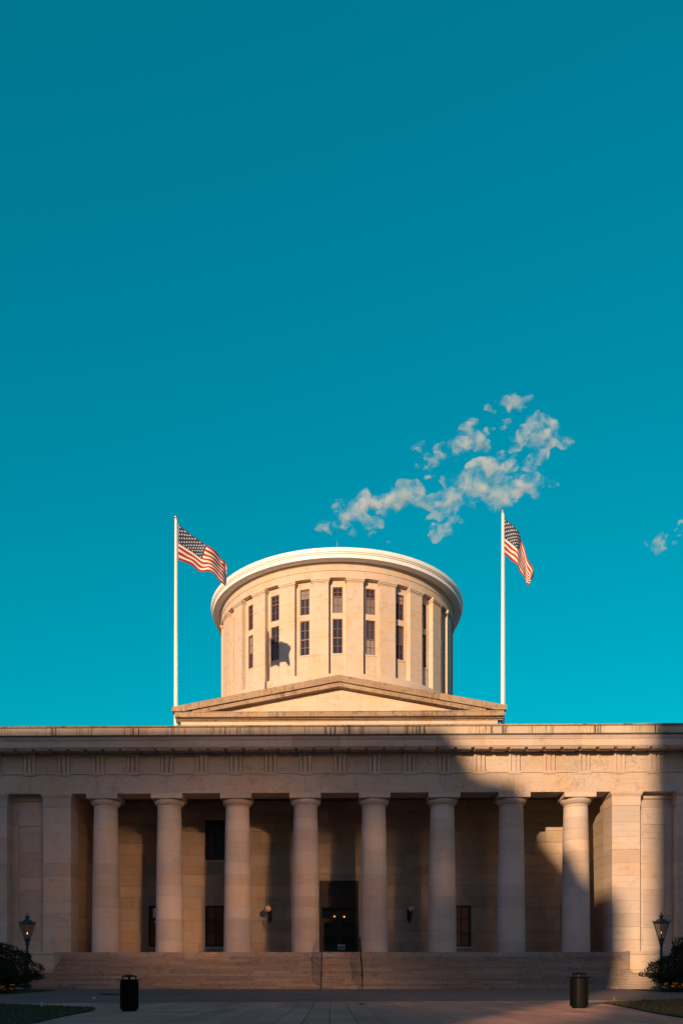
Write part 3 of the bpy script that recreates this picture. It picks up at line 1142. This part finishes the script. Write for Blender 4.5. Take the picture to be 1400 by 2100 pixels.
# --- stairs and cheek blocks
NS = 13
rise = (2.50 - 0.42) / NS
tread = 0.335
yf0 = 53.62 - NS * tread
for k in range(NS):
    z0, z1 = 0.42 + k * rise, 0.42 + (k + 1) * rise
    y0 = yf0 + k * tread
    low = k < 6
    x0, x1 = (-19.5, 19.5) if low else (-18.48, 18.48)
    x = x0
    while x < x1 - 0.01:
        w = rw.uniform(2.2, 3.4)
        xe = x + w
        if x1 - xe < 1.2:
            xe = x1
        yo = y0 + rw.uniform(-0.008, 0.008)
        zb_ = z0 - (0.02 if k == 0 else 0.0)
        yb_ = 54.0 if k < 2 else y0 + 1.0
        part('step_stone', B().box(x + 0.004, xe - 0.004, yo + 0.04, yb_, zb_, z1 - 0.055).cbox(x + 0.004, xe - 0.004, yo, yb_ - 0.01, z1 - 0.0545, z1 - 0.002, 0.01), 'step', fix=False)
        x = xe
part('stair_core', B().extr_x([(53.9, 0.3), (yf0 + 0.6, 0.3), (yf0 + 0.6, 0.42 + rise * 0.8), (53.9, 2.45)], -18.4, 18.4), 'mortar')
x = -18.48
while x < 18.4:
    xe = min(18.48, x + rw.uniform(2.4, 3.4))
    if 18.48 - xe < 1.2:
        xe = 18.48
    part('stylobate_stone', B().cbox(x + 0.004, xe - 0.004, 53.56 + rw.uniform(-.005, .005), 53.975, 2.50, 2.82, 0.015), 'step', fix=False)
    x = xe
for s in (-1, 1):
    def sb(a, b, y0, y1, z0, z1, nm='cheek_block'):
        x0, x1 = sorted((s * a, s * b))
        part(nm, B().cbox(x0, x1, y0, y1, z0, z1, 0.015), 'stone', fix=False)
    sb(18.50, 22.2, 51.75, 53.74, 1.62, 2.60)
    sb(18.48, 22.25, 51.70, 53.74, 2.604, 2.82)
    sb(18.46, 22.25, 51.66, 53.74, 1.40, 1.616)
    sb(19.52, 22.2, 50.9, 53.74, 1.05, 1.396)
    sb(19.52, 22.1, 50.2, 53.74, 0.40, 1.046)


# ------------------------------------------------------------------ wall lamps in the portico
def wall_lamp(lx, label):
    s = -1 if lx < 0 else 1
    px = lx - s * -0.12 if False else lx * 0.985
    w = empty('wall_lamp', (XC + px, 59.98, 5.2))
    tag(w, label, 'lamp', 'globe lamps flanking the entrance')
    put('wall_plate', B().box(px - 0.13, px + 0.13, 59.86, 59.985, 5.35, 6.28), 'bronze', w)
    pts = []
    for k in range(13):
        a = math.pi * k / 12
        pts.append((px + (lx - px) * k / 12, 59.35 + 0.50 * math.cos(a), 5.45 - 0.36 * math.sin(a) + (0.25 * (k / 12) ** 2)))
    pts = pts + [(lx, 58.85, 5.92)]
    put('arm', B().tube(pts, 0.035, 8), 'bronze', w, smooth=60)
    put('globe_holder', B().lathe([(0.05, 5.84), (0.13, 5.90), (0.14, 5.95), (0.10, 5.97)], lx, 58.85, 16), 'bronze', w, smooth=40)
    put('globe', B().lathe([(0.002, 5.93)] + [(0.225 * math.sin(math.pi * k / 12), 6.155 - 0.225 * math.cos(math.pi * k / 12)) for k in range(1, 12)] + [(0.002, 6.38)], lx, 58.85, 24), 'globe', w, smooth=80)


wall_lamp(-5.20, 'white globe lamp on a dark wall bracket, its shadow beside it on the lit strip')
wall_lamp(5.26, 'white globe lamp on a dark wall bracket in the shaded bay next to the door')


# ------------------------------------------------------------------ handrails
def handrail(lx, label):
    h = empty('stair_handrail', (XC + lx, 49.4, 0.42))
    tag(h, label, 'handrail', 'iron handrails down the middle of the steps')
    y0, y1 = 49.25, 54.3

    def zt(y):
        return 0.42 + max(0, min(1, (y - yf0) / (53.6 - yf0))) * 2.4

    ys = [y0, 50.9, 52.5, 54.2]
    for y in ys:
        put('post', B().tube([(lx, y, zt(y) - 0.1), (lx, y, zt(y) + 0.92)], 0.032, 8), 'iron', h)
    put('rail', B().tube([(lx, y0 - 0.25, zt(y0) + 0.70), (lx, y0 - 0.15, zt(y0) + 0.90), (lx, y0, zt(y0) + 0.93), (lx, 53.6, zt(53.6) + 0.93), (lx, 54.4, 3.76), (lx, 54.5, 3.6)], 0.042, 8), 'iron', h, smooth=60)
    put('lower_rail', B().tube([(lx, y0, zt(y0) + 0.15), (lx, 53.6, zt(53.6) + 0.15), (lx, 54.2, 2.97)], 0.015, 6), 'iron', h)
    for k in range(14):
        y = y0 + 0.33 * (k + 0.5)
        put('baluster', B().tube([(lx, y, zt(y) + 0.15), (lx, y, zt(y) + 0.92)], 0.013, 5), 'iron', h)
    for q in range(3):
        yc = (ys[q] + ys[q + 1]) / 2
        zc = zt(yc) + 0.58
        pts = [(lx + 0.015, yc + (0.05 + 0.016 * a) * math.cos(a), zc + (0.05 + 0.016 * a) * math.sin(a)) for a in [i * 0.5 for i in range(20)]]
        put('scroll', B().tube(pts, 0.010, 5), 'iron', h)


handrail(-1.19, 'black iron stair handrail with scrollwork below the left door jamb')
handrail(1.33, 'black iron stair handrail with scrollwork below the right door jamb')


# ------------------------------------------------------------------ flagpoles and flags
def flagpole(lx, y, top, label):
    f = empty('flagpole', (XC + lx, y, 17.4))
    tag(f, label, 'flagpole', 'white flagpoles at the pediment corners')
    put('pole', B().tube([(lx, y, 17.41), (lx, y, 22.4), (lx, y, 27), (lx, y, top)], [0.15, 0.145, 0.135, 0.085], 16), 'pole', f, smooth=60)
    put('finial', B().lathe([(0.002, top + 0.10), (0.07, top + 0.12), (0.11, top + 0.22), (0.09, top + 0.32), (0.002, top + 0.38)], lx, y, 14), 'gold', f, smooth=80)
    put('truck', B().lathe([(0.06, top), (0.11, top + 0.02), (0.11, top + 0.07), (0.05, top + 0.11)], lx, y, 14), 'pole', f, smooth=40)
    put('collar', B().lathe([(0.14, 22.0), (0.21, 22.02), (0.21, 22.38), (0.14, 22.40)], lx, y, 16), 'pole', f, smooth=40)
    s = -1 if lx < 0 else 1
    put('bracket', B().box(min(lx, lx - s * 0.5), max(lx, lx - s * 0.5), y - 0.13, y + 0.13, 20.2, 20.5).box(lx - 0.22, lx + 0.22, y - 0.22, y + 0.22, 20.0, 20.14), 'white_paint', f)
    put('halyard', B().tube([(lx + 0.16, y - 0.10, 19.2), (lx + 0.10, y - 0.08, top - 0.05)], 0.012, 5), 'pole', f)
    return f


PY = 63.2
flagpole(-12.80, PY, 37.2, 'white flagpole with a gold ball at the pediment corner left of the drum')
flagpole(12.82, PY, 37.40, 'white flagpole with a gold ball at the pediment corner right of the drum')


def interp(pts, t):
    """Catmull-Rom through points at even parameters"""
    n = len(pts) - 1
    f = min(n - 1e-6, max(0, t * n)); i = int(f); u = f - i
    P0, P1, P2, P3 = [Vector(pts[max(0, min(n, j))]) for j in (i - 1, i, i + 1, i + 2)]
    return 0.5 * ((2 * P1) + (-P0 + P2) * u + (2 * P0 - 5 * P1 + 4 * P2 - P3) * u * u + (-P0 + 3 * P1 - 3 * P2 + P3) * u ** 3)


def flag(name, x0, ytop, top, bot, label, depth, seed, fold, out=0.0, drop=0.0):
    """top, bot: metres from the hoist's upper corner (sideways, down)"""
    nu, nv = 90, 40
    mb = MB(XC)
    vs = []
    rr = random.Random(seed)
    for i in range(nu + 1):
        u = i / nu
        t_, b_ = interp(top, u), interp(bot, u)
        for j in range(nv + 1):
            v = j / nv           # 0 top .. 1 bottom
            x = t_.x * (1 - v) + b_.x * v
            z = t_.y * (1 - v) + b_.y * v
            ph = u * 9.5 - v * 3.2 + seed
            amp = 0.05 + 0.20 * u ** 0.8
            yy = amp * math.sin(ph) + 0.12 * u * math.sin(ph * 2.1 + v * 3) + depth * u + fold * u * u * math.sin(v * math.pi * 1.3 + 0.6)
            yy += 0.03 * math.sin(v * 14 + u * 20)
            x += 0.10 * u * math.sin(ph * 1.0 + 1.1) * (1 - 0.5 * v)
            z += 0.06 * u * math.sin(ph + v * 5)
            vs.append((x0 + x + out * u, PY - 0.05 + yy, ytop + z - drop * u))
    fs = [(i * (nv + 1) + j, (i + 1) * (nv + 1) + j, (i + 1) * (nv + 1) + j + 1, i * (nv + 1) + j + 1) for i in range(nu) for j in range(nv)]
    mb.add(vs, fs)
    o = put('flag', mb, 'flag', None, origin=(XC + x0, PY - 0.05, ytop), fix=False, smooth=180)
    uvl = o.data.uv_layers.new(name='UVMap')
    for p_ in o.data.polygons:
        for li in p_.loop_indices:
            vi = o.data.loops[li].vertex_index
            i, j = divmod(vi, nv + 1)
            uvl.data[li].uv = (i / nu, 1 - j / nv)
    tag(o, label, 'flag', 'flags flying over the portico')
    return o


q_ = 63.2 / 1650
def fp(base, pts):
    return [((x - base[0]) * q_, (base[1] - y) * q_, 0) for x, y in pts]


flag('flag', -12.80 + 0.19, 36.9, fp((364, 1071), [(364, 1071), (385, 1089), (408, 1105), (428, 1119), (443, 1130), (452, 1143), (462, 1146), (467.5, 1157)]),
     fp((364, 1071), [(364, 1147), (377, 1151), (391, 1156), (406, 1168), (424, 1172), (439, 1178), (450, 1192), (461, 1200)]),
     'American flag streaming wide open from the pole left of the drum', 2.0, 1, 0.22, -0.28, -0.95)
flag('flag', 12.82 + 0.10, 37.15, fp((1032, 1066), [(1032, 1066), (1047, 1079), (1063, 1094), (1071, 1108), (1079, 1124), (1088, 1143), (1095, 1160), (1098, 1172)]),
     fp((1032, 1066), [(1032, 1141), (1041, 1145), (1050, 1151), (1059, 1160), (1065, 1170), (1074, 1180), (1082, 1189), (1088, 1199)]),
     'American flag drooping in tight folds from the pole right of the drum', 1.0, 3.1, 0.35)


# ------------------------------------------------------------------ street lamps
def street_lamp(wx, wy, label):
    g = gz(wx, wy)
    L = empty('street_lamp', (wx, wy, g))
    tag(L, label, 'street lamp', 'green gas lamps beside the steps')
    k = 1.0

    def P_(name, mb, mat, par=L, **kw):
        return put(name, mb, mat, par, **kw)
    zt_ = 4.95
    P_('post', MB().lathe([(0.20, g), (0.20, g + 0.25), (0.15, g + 0.35), (0.15, g + 0.6), (0.10, g + 0.7), (0.075, 2.9), (0.09, 2.95), (0.09, 3.0)], wx, wy, 16), 'green', smooth=40)
    P_('neck', MB().lathe([(0.07, 3.0), (0.10, 3.03), (0.15, 3.06), (0.15, 3.09), (0.09, 3.12), (0.09, 3.16), (0.17, 3.18), (0.17, 3.22), (0.13, 3.26), (0.17, 3.32), (0.19, 3.38)], wx, wy, 16), 'green', smooth=40)
    # hexagonal lantern body, wider at the top
    zb, zt2, rb, rt = 3.38, 4.26, 0.17, 0.46
    for q in range(6):
        a0, a1 = R(60 * q + 12), R(60 * q + 72)
        p0 = (wx + rb * math.cos(a0), wy + rb * math.sin(a0), zb); p1 = (wx + rt * math.cos(a0), wy + rt * math.sin(a0), zt2)
        P_('lantern_bar', MB().tube([p0, p1], 0.016, 6), 'green')
        r0_, r1_ = rb - 0.006, rt - 0.006
        P_('lantern_pane', MB().add([(wx + r0_ * math.cos(a0), wy + r0_ * math.sin(a0), zb), (wx + r0_ * math.cos(a1), wy + r0_ * math.sin(a1), zb),
                                     (wx + r1_ * math.cos(a1), wy + r1_ * math.sin(a1), zt2), (wx + r1_ * math.cos(a0), wy + r1_ * math.sin(a0), zt2)], [(0, 1, 2, 3)]), 'lglass', fix=False)
    crown = MB().lathe([(0.44, 4.25), (0.49, 4.27), (0.49, 4.33), (0.42, 4.35), (0.30, 4.42), (0.20, 4.50), (0.10, 4.53), (0.10, 4.62), (0.17, 4.65), (0.17, 4.68), (0.08, 4.72), (0.05, 4.80), (0.02, 4.83), (0.035, 4.87), (0.002, 4.95)], wx, wy, 6)
    for q in range(18):
        a = R(20 * q)
        crown.box(wx + 0.47 * math.cos(a) - 0.025, wx + 0.47 * math.cos(a) + 0.025, wy + 0.47 * math.sin(a) - 0.02, wy + 0.47 * math.sin(a) + 0.02, 4.325, 4.385)
    P_('lantern_roof', crown, 'green')
    P_('burner', MB().lathe([(0.05, 3.38), (0.03, 3.45), (0.025, 3.62), (0.04, 3.64)], wx, wy, 10), 'green', smooth=40)
    P_('flame', MB().lathe([(0.002, 3.64), (0.034, 3.68), (0.03, 3.72), (0.002, 3.79)], wx, wy, 10), 'flame', smooth=60)


street_lamp(XC - 18.38, 46.9, 'green gas lamp glowing in the shade behind the shrub at the dark end')
street_lamp(XC + 18.5, 46.9, 'green gas lamp in front of the sunlit stone strip')


# ------------------------------------------------------------------ litter bins
def litter_bin(wx, wy, label, rot):
    g = gz(wx, wy) + 0.02
    b = empty('litter_bin', (wx, wy, g))
    tag(b, label, 'trash can', 'black litter bins on the plaza')
    put('base', MB().lathe([(0.185, g), (0.185, g + 0.045), (0.195, g + 0.05)], wx, wy, 32), 'can', b, smooth=40)
    put('body', MB().lathe([(0.20, g + 0.05), (0.225, g + 0.052), (0.225, g + 0.10), (0.222, g + 0.76), (0.215, g + 0.79)], wx, wy, 48), 'can', b, smooth=40)
    n = 26
    st = MB().box(wx - 0.006, wx + 0.006, wy - 0.232, wy - 0.222, g + 0.075, g + 0.735)
    s0 = put('slat', st, 'can', b, origin=(wx, wy, g))
    for q in range(1, n):
        c = s0.copy(); COL.objects.link(c); place(c, Vector((wx, wy, g)), b); c.rotation_euler = (0, 0, 2 * math.pi * q / n)
    put('rim', MB().lathe([(0.20, g + 0.785), (0.315, g + 0.79), (0.32, g + 0.80), (0.315, g + 0.81), (0.17, g + 0.812), (0.17, g + 0.79)], wx, wy, 48), 'can', b, smooth=40)
    for q in range(4):
        a = rot + math.pi / 2 * q
        cx, cy = wx + 0.165 * math.cos(a), wy + 0.165 * math.sin(a)
        put('lid_post', MB().tube([(cx, cy, g + 0.80), (cx, cy, g + 0.885)], 0.016, 8), 'can', b)
    put('lid', MB().lathe([(0.002, g + 0.875), (0.19, g + 0.875), (0.202, g + 0.882), (0.19, g + 0.895), (0.14, g + 0.915), (0.07, g + 0.928), (0.002, g + 0.932)], wx, wy, 32), 'can', b, smooth=50)


litter_bin(-5.12, 20.4, 'black litter bin standing wholly in the shade beside the lawn', 0.35)
litter_bin(6.42, 20.95, 'black litter bin standing in the band of sunlight', 0.8)


# ------------------------------------------------------------------ shrubs
def shrub(cx, cy, rx, ry, h, seed, label, n=44000):
    rr = random.Random(seed)
    g = gz(cx, cy)
    e = empty('shrub', (cx, cy, g))
    tag(e, label, 'shrub', 'dark shrubs at the ends of the steps')
    c0_ = Vector((cx, cy, g + 0.30 * h))

    def hull(d):
        k = 1 + 0.20 * noise.noise(d * 1.7 + Vector((seed, 0, 0))) + 0.16 * noise.noise(d * 4.5 + Vector((0, seed, 0)))
        zz = 0.70 * h if d.z > 0 else 0.34 * h
        return Vector((d.x * rx * k, d.y * ry * k, d.z * zz * k))
    vs, fs = [], []
    cnt = 0
    while cnt < n:
        d = Vector((rr.gauss(0, 1), rr.gauss(0, 1), rr.gauss(0.25, 1))).normalized()
        dep = rr.uniform(0.0, 1.0)
        f = 1.0 - 0.24 * dep * dep
        if rr.random() < 0.07:
            f += abs(rr.gauss(0, 0.035))
        p = c0_ + hull(d) * f
        if noise.noise(p * 2.1) + 0.5 * noise.noise(p * 5.0) < -0.34:
            continue
        if p.z < g + 0.04:
            continue
        cnt += 1
        sz = rr.uniform(0.04, 0.075)
        ax = Vector((rr.gauss(0, 1), rr.gauss(0, 1), rr.gauss(0, 1))).normalized()
        bx = ax.cross(Vector((rr.gauss(0, 1), rr.gauss(0, 1), rr.gauss(0, 1)))).normalized()
        b = len(vs)
        vs += [tuple(p - ax * sz), tuple(p + bx * sz * 0.5), tuple(p + ax * sz), tuple(p - bx * sz * 0.5)]
        fs.append((b, b + 1, b + 2, b + 3))
    mb = MB(); mb.add(vs, fs)
    put('foliage', mb, 'leaf', e, fix=False)
    core = MB()
    cv, cf = [], []
    for a in range(25):
        for b_ in range(13):
            th, ph = 2 * math.pi * a / 24, math.pi * b_ / 12
            d = Vector((math.sin(ph) * math.cos(th), math.sin(ph) * math.sin(th), math.cos(ph)))
            cv.append(tuple(c0_ + hull(d) * 0.74))
    for a in range(24):
        for b_ in range(12):
            cf.append((a * 13 + b_, (a + 1) * 13 + b_, (a + 1) * 13 + b_ + 1, a * 13 + b_ + 1))
    core.add(cv, cf)
    put('inner_twigs', core, 'leaf', e, fix=False)
    lob = [tuple(c0_ + hull(Vector((math.cos(q), math.sin(q), 0.5)).normalized()) * 0.7) for q in range(7)]
    for q in range(7):
        L = lob[q]
        put('stem', MB().tube([(cx + rr.uniform(-0.5, 0.5), cy + rr.uniform(-0.3, 0.3), g), ((cx + L[0]) / 2, (cy + L[1]) / 2, g + 0.4), (L[0], L[1], L[2])], [0.05, 0.04, 0.02], 6), 'soilstem', e)


shrub(XC - 20.7, 42.6, 4.3, 2.6, 3.0, 11, 'dense dark rounded shrub in full shade in front of the steps')
shrub(XC + 20.6, 42.6, 4.3, 2.6, 3.05, 23, 'dense dark rounded shrub with sunlit leaf tips in front of the steps')

for s in (-1, 1):
    mb = MB()
    pts = [(s * 15.6, 41.5), (s * 16.0, 44.5), (s * 19.5, 46.2), (s * 28, 46.5), (s * 30, 37), (s * 17.6, 38.6), (s * 16.2, 39.8)]
    pts = [(x + XC, y) for x, y in pts]
    n = len(pts)
    mb.add([(x, y, gz(x, y) - 0.01) for x, y in pts] + [(x, y, gz(x, y) + 0.05) for x, y in pts], [tuple(range(n, 2 * n))] + [(i, (i + 1) % n, n + (i + 1) % n, n + i) for i in range(n)])
    put('planting_bed', mb, 'soil')['kind'] = 'structure'


# flowers
def flower_plant(cx, cy, seed, label):
    rr = random.Random(seed)
    g = gz(cx, cy) + 0.05
    e = empty('flowering_plant', (cx, cy, g))
    tag(e, label, 'flower', 'orange flowers in the beds before the shrubs')
    lv = MB()
    for q in range(260):
        p = Vector((cx + rr.gauss(0, 0.2), cy + rr.gauss(0, 0.2), g + abs(rr.gauss(0, 0.13))))
        ax = Vector((rr.gauss(0, 1), rr.gauss(0, 1), rr.gauss(0.6, 1))).normalized() * 0.06
        bx = ax.cross(Vector((rr.gauss(0, 1), rr.gauss(0, 1), 1))).normalized() * 0.02
        lv.add([tuple(p - ax), tuple(p + bx), tuple(p + ax), tuple(p - bx)], [(0, 1, 2, 3)])
    put('leaves', lv, 'leaf', e, fix=False)
    for q in range(rr.randint(7, 9)):
        x, y, z = cx + rr.uniform(-0.26, 0.26), cy + rr.uniform(-0.25, 0.1), g + rr.uniform(0.14, 0.40)
        r_ = rr.uniform(0.07, 0.11)
        m_ = MB().lathe([(0.01, z - 0.03), (r_ * 0.7, z - 0.02), (r_, z + 0.01), (r_ * 0.6, z + 0.035), (0.002, z + 0.03)], x, y, 9)
        put('blossom', m_, 'petal', e)
        put('stalk', MB().tube([(x, y, g), (x, y, z - 0.02)], 0.008, 4), 'leaf', e)


fl = [(-17.2, 'left'), (-16.65, 'left'), (-16.1, 'left')]
names_l = ['orange flowering plant nearest the picture edge in the shaded bed', 'orange flowering plant in the middle of the shaded bed',
           'orange flowering plant at the plaza end of the shaded bed']
names_r = ['orange flowering plant at the plaza end of the bed by the sunlit strip', 'orange flowering plant in the middle of the bed by the sunlit strip',
           'orange flowering plant at the picture edge in the bed by the sunlit strip']
for q in range(3):
    flower_plant(-16.75 + 0.5 * q, 38.95 + 0.1 * q, 50 + q, names_l[q])
    flower_plant(16.35 + 0.5 * q, 39.3 + 0.1 * q, 70 + q, names_r[q])

# marker flags, scraps, drain cover
def marker(cx, cy, mat, label, s):
    g = gz(cx, cy)
    e = empty('marker_flag', (cx, cy, g))
    tag(e, label, 'marker flag')
    put('wire', MB().tube([(cx, cy, g), (cx + 0.05 * s, cy, g + 0.22)], 0.004, 5), 'rod', e)
    x, z = cx + 0.05 * s, g + 0.10
    put('pennant', MB().add([(x, cy, z), (x, cy, z + 0.14), (x + 0.07, cy + 0.02, z + 0.02), (x, cy + 0.006, z), (x, cy + 0.006, z + 0.14), (x + 0.07, cy + 0.026, z + 0.02)],
                            [(0, 1, 2), (5, 4, 3), (0, 3, 4, 1), (1, 4, 5, 2), (2, 5, 3, 0)]), mat, e)


marker(-8.05, 22.3, 'markwhite', 'small pale marker flag standing in the dark lawn', -0.4)
marker(8.75, 25.2, 'markgrey', 'small grey marker flag on a thin wire at the tip of the lawn', 0.8)
m_ = MB().box(-9.92, -9.84, 33.4, 33.6, gz(-9.9, 33.5) + 0.001, gz(-9.9, 33.5) + 0.09)
tag(put('paper_scrap', m_, 'paper'), 'small white paper scrap lying on the shaded plaza', 'litter')
lf = MB().add([(0.80, 24.7, gz(0.9, 24.7) + 0.03), (0.95, 24.62, gz(.9, 24.7) + 0.05), (1.12, 24.7, gz(.9, 24.7) + 0.03), (0.95, 24.8, gz(.9, 24.7) + 0.06)], [(0, 1, 2, 3)])
tag(put('fallen_leaf', lf, 'deadleaf', fix=False), 'single dark red fallen leaf on the paving below the steps', 'leaf')
dc = MB().lathe([(0.62, gz(-10.3, 40) + 0.004), (0.60, gz(-10.3, 40) + 0.018)], -10.45, 38.3, 28)
tag(put('drain_cover', dc, 'roof'), 'round dark drain cover flush in the plaza behind the shaded bin', 'drain cover')

# ------------------------------------------------------------------ towers across the street (behind the camera)
def tower(name, x0, x1, y0, y1, h, label, steps=None):
    e = empty(name, ((x0 + x1) / 2, (y0 + y1) / 2, 0.1))
    tag(e, label, 'office tower')
    sk = TX * (y1 - y0)          # plan skewed along the sunlight to keep the lit gap open

    def wing(mb, a, b, z0_, z1_, ya=y0, yb=y1):
        f0, f1 = TX * (y1 - ya), TX * (y1 - yb)
        mb.extr_z([(a - f0, ya), (b - f0, ya), (b - f1, yb), (a - f1, yb)], z0_, z1_)
    bd = MB()
    wing(bd, x0, x1, 0, h)
    if steps:                    # lower wing, roofline shaped to cast the stepped shadow
        pr = [(xf(6.8) + 0.01, 0)] + [(xf(a) + (0.01 if q == 0 else 0), max(0, zf(b))) for q, (a, b) in enumerate(steps)]
        n = len(pr)
        bd.add([(x, y1, z) for x, z in pr] + [(x - sk, y0, z) for x, z in pr],
               [tuple(range(n)), tuple(range(2 * n - 1, n - 1, -1))] + [(i, (i + 1) % n, n + (i + 1) % n, n + i) for i in range(n)])
    put('tower_body', bd, 'concrete', e)
    gl = MB()
    nfl = int(h / 3.8)
    for k in range(1, nfl):
        gl.box(x0 + 0.6, x1 - 0.6, y1 + 0.01, y1 + 0.05, k * 3.8 + 1.0, k * 3.8 + 3.0)
    put('window_band', gl, 'towerglass', e)
    return e


YB = -60.0
dX = TX * (FY - YB); dZ = TZ * (FY - YB)
xf = lambda X: X - dX
zf = lambda Z: Z + dZ
tower('office_tower', -150, xf(6.8), YB - 25, YB, zf(17.45), 'broad concrete office tower across the street with a stepped flank',
      [(6.8, 17.45), (8.0, 17.3), (8.9, 16.2), (9.5, 14.9), (10.3, 14.5), (12.6, 14.1), (13.4, 12.3), (14.9, 10.4), (16.0, 9.7), (16.5, 8.7), (17.0, 7.6), (18.3, 7.2), (19.1, 6.6), (19.45, 5.6), (19.5, -22)])
tower('office_tower', xf(21.45), 18, YB - 30, YB, 75, 'tall plain concrete office tower across the street')
# reflective curtain wall that throws sunlight back on the portico
mt = empty('glass_tower', (46, -60, 0))
tag(mt, 'glass office tower with reflective curtain wall along the side street', 'office tower')
put('tower_body', MB().box(46.2, 75, -112, -15, 0, 60), 'concrete', mt)
rr = random.Random(5)
gp = MB()
yy = -84.5
while yy < -44:
    zz = 4.0
    while zz < 57:
        high = zz + 2.9 > 14.8 + TZ * (54 - yy)
        if noise.noise(Vector((yy * 0.11, zz * 0.16, 3.3))) > (0.15 if high else -0.10) - 0.1 * rr.random():
            ty, tz = math.tan(R(rr.gauss(0, 0.5))), math.tan(R(rr.gauss(0, 0.35)))
            w_, h_ = 3.4, 2.9
            gp.add([(46 - ty * w_ / 2 - tz * h_ / 2, yy, zz), (46 + ty * w_ / 2 - tz * h_ / 2, yy + w_, zz), (46 + ty * w_ / 2 + tz * h_ / 2, yy + w_, zz + h_), (46 - ty * w_ / 2 + tz * h_ / 2, yy, zz + h_)], [(0, 1, 2, 3)])
        zz += 3.8
    yy += 3.8
o = put('curtain_wall_pane', gp, 'mirror', mt, fix=False)
o['kind'] = 'stuff'


# ------------------------------------------------------------------ clouds
def cloud_mat():
    m = bpy.data.materials.new('cloud vapour'); m.use_nodes = True
    n, l = m.node_tree.nodes, m.node_tree.links
    n.clear()
    geo = n.new('ShaderNodeNewGeometry')
    ns = n.new('ShaderNodeTexNoise'); ns.inputs['Scale'].default_value = 0.05; ns.inputs['Detail'].default_value = 8; ns.inputs['Roughness'].default_value = 0.68
    l.new(geo.outputs['Position'], ns.inputs['Vector'])
    ns.inputs['Distortion'].default_value = 0.4
    mr = n.new('ShaderNodeMapRange'); mr.interpolation_type = 'SMOOTHSTEP'; mr.inputs[1].default_value = 0.46; mr.inputs[2].default_value = 0.70; mr.inputs[3].default_value = 0.0; mr.inputs[4].default_value = 0.13
    l.new(ns.outputs[0], mr.inputs[0])
    pv = n.new('ShaderNodeVolumePrincipled')
    pv.inputs['Color'].default_value = (0.93, 0.98, 1.0, 1)
    pv.inputs['Anisotropy'].default_value = 0.0
    l.new(mr.outputs[0], pv.inputs['Density'])
    out = n.new('ShaderNodeOutputMaterial')
    l.new(pv.outputs[0], out.inputs['Volume'])
    return m


M['cloud'] = cloud_mat()
CD = 1000.0


def cloud(puffs, seed, label):
    rr = random.Random(seed)
    bm = bmesh.new()
    sc = CD / 1650
    for (px, py, r) in puffs:
        for q in range(5 if r > 12 else 3):
            ox, oy = rr.gauss(0, 0.42) * r, rr.gauss(0, 0.26) * r
            rad = r * rr.uniform(0.36, 0.80)
            cx, cz = (px + ox - 678) * sc, 1.05 + (2007 - py - oy) * sc
            mt_ = Matrix.Translation((cx, CD + rr.gauss(0, 8), cz)) @ Matrix.Rotation(rr.uniform(-0.5, 0.3), 4, 'Y') @ Matrix.Diagonal((rad * sc * rr.uniform(1.1, 1.7), rad * sc * 0.8, rad * sc * rr.uniform(0.45, 0.8), 1))
            bmesh.ops.create_icosphere(bm, subdivisions=3, radius=1.0, matrix=mt_)
    for v in bm.verts:
        p = v.co
        v.co += Vector((noise.noise(p * 0.09), noise.noise(p * 0.09 + Vector((9, 0, 0))), noise.noise(p * 0.09 + Vector((0, 7, 0))))) * 6.0
        v.co += Vector((noise.noise(p * 0.3), noise.noise(p * 0.3 + Vector((9, 0, 0))), noise.noise(p * 0.3 + Vector((0, 7, 0))))) * 2.5
    me = bpy.data.meshes.new('cloud'); bm.to_mesh(me)
    xs = [v.co for v in bm.verts]
    c = sum(xs, Vector()) / len(xs)
    bm.free()
    me.transform(Matrix.Translation(-c))
    me.materials.append(M['cloud'])
    o = bpy.data.objects.new('cloud', me); COL.objects.link(o); o.location = c
    md = o.modifiers.new('union', 'REMESH'); md.mode = 'VOXEL'; md.voxel_size = 1.3
    tag(o, label, 'cloud')
    return o


main = [(1045, 832, 18), (1020, 832, 12), (1070, 828, 14), (1045, 860, 14), (1090, 875, 26), (1075, 895, 28), (1110, 900, 32), (1140, 903, 20), (1060, 905, 20), (1105, 937, 22), (1090, 945, 12),
        (1035, 940, 18), (1020, 960, 16), (985, 965, 24), (1010, 985, 30), (975, 990, 32), (945, 992, 28), (1040, 965, 16), (1040, 1000, 26), (1070, 1005, 28), (1100, 1000, 24), (1122, 998, 14),
        (1010, 1020, 36), (970, 1020, 34), (930, 1015, 28), (895, 1022, 22), (865, 1022, 22), (840, 1018, 26), (810, 1022, 28), (785, 1025, 24), (760, 1035, 22), (735, 1030, 22), (725, 1045, 24),
        (745, 1060, 24), (710, 1065, 22), (735, 1080, 22), (765, 1075, 18), (700, 1040, 14), (900, 1050, 24), (930, 1055, 18), (960, 1048, 16)]
cloud(main, 1, 'long ragged white cloud rising from above the drum towards the upper right')
cloud([(965, 912, 28), (935, 918, 22), (985, 905, 18), (860, 928, 18), (885, 925, 16), (905, 918, 14)], 2, 'flat white cloud streak above the long cloud, left of its top')
cloud([(905, 1092, 20), (925, 1088, 14), (890, 1095, 10)], 3, 'small white cloud puff directly over the top of the drum, under the long cloud')
cloud([(1350, 1122, 15), (1334, 1123, 12), (1322, 1120, 9), (1366, 1117, 13), (1379, 1109, 11), (1390, 1098, 10), (1356, 1080, 7), (1388, 1078, 7)], 4, 'small white cloud at the picture edge beyond the drooping flag')
cloud([(665, 1075, 14), (680, 1085, 8)], 5, 'faint small wisp of cloud at the lower left tip of the long cloud')
cloud([(880, 975, 14), (865, 968, 8), (895, 980, 8)], 6, 'faint wisp of cloud between the flat streak and the long cloud')
cloud([(790, 1100, 10), (820, 1102, 10)], 7, 'faint wisp of cloud just above the left part of the drum rim')
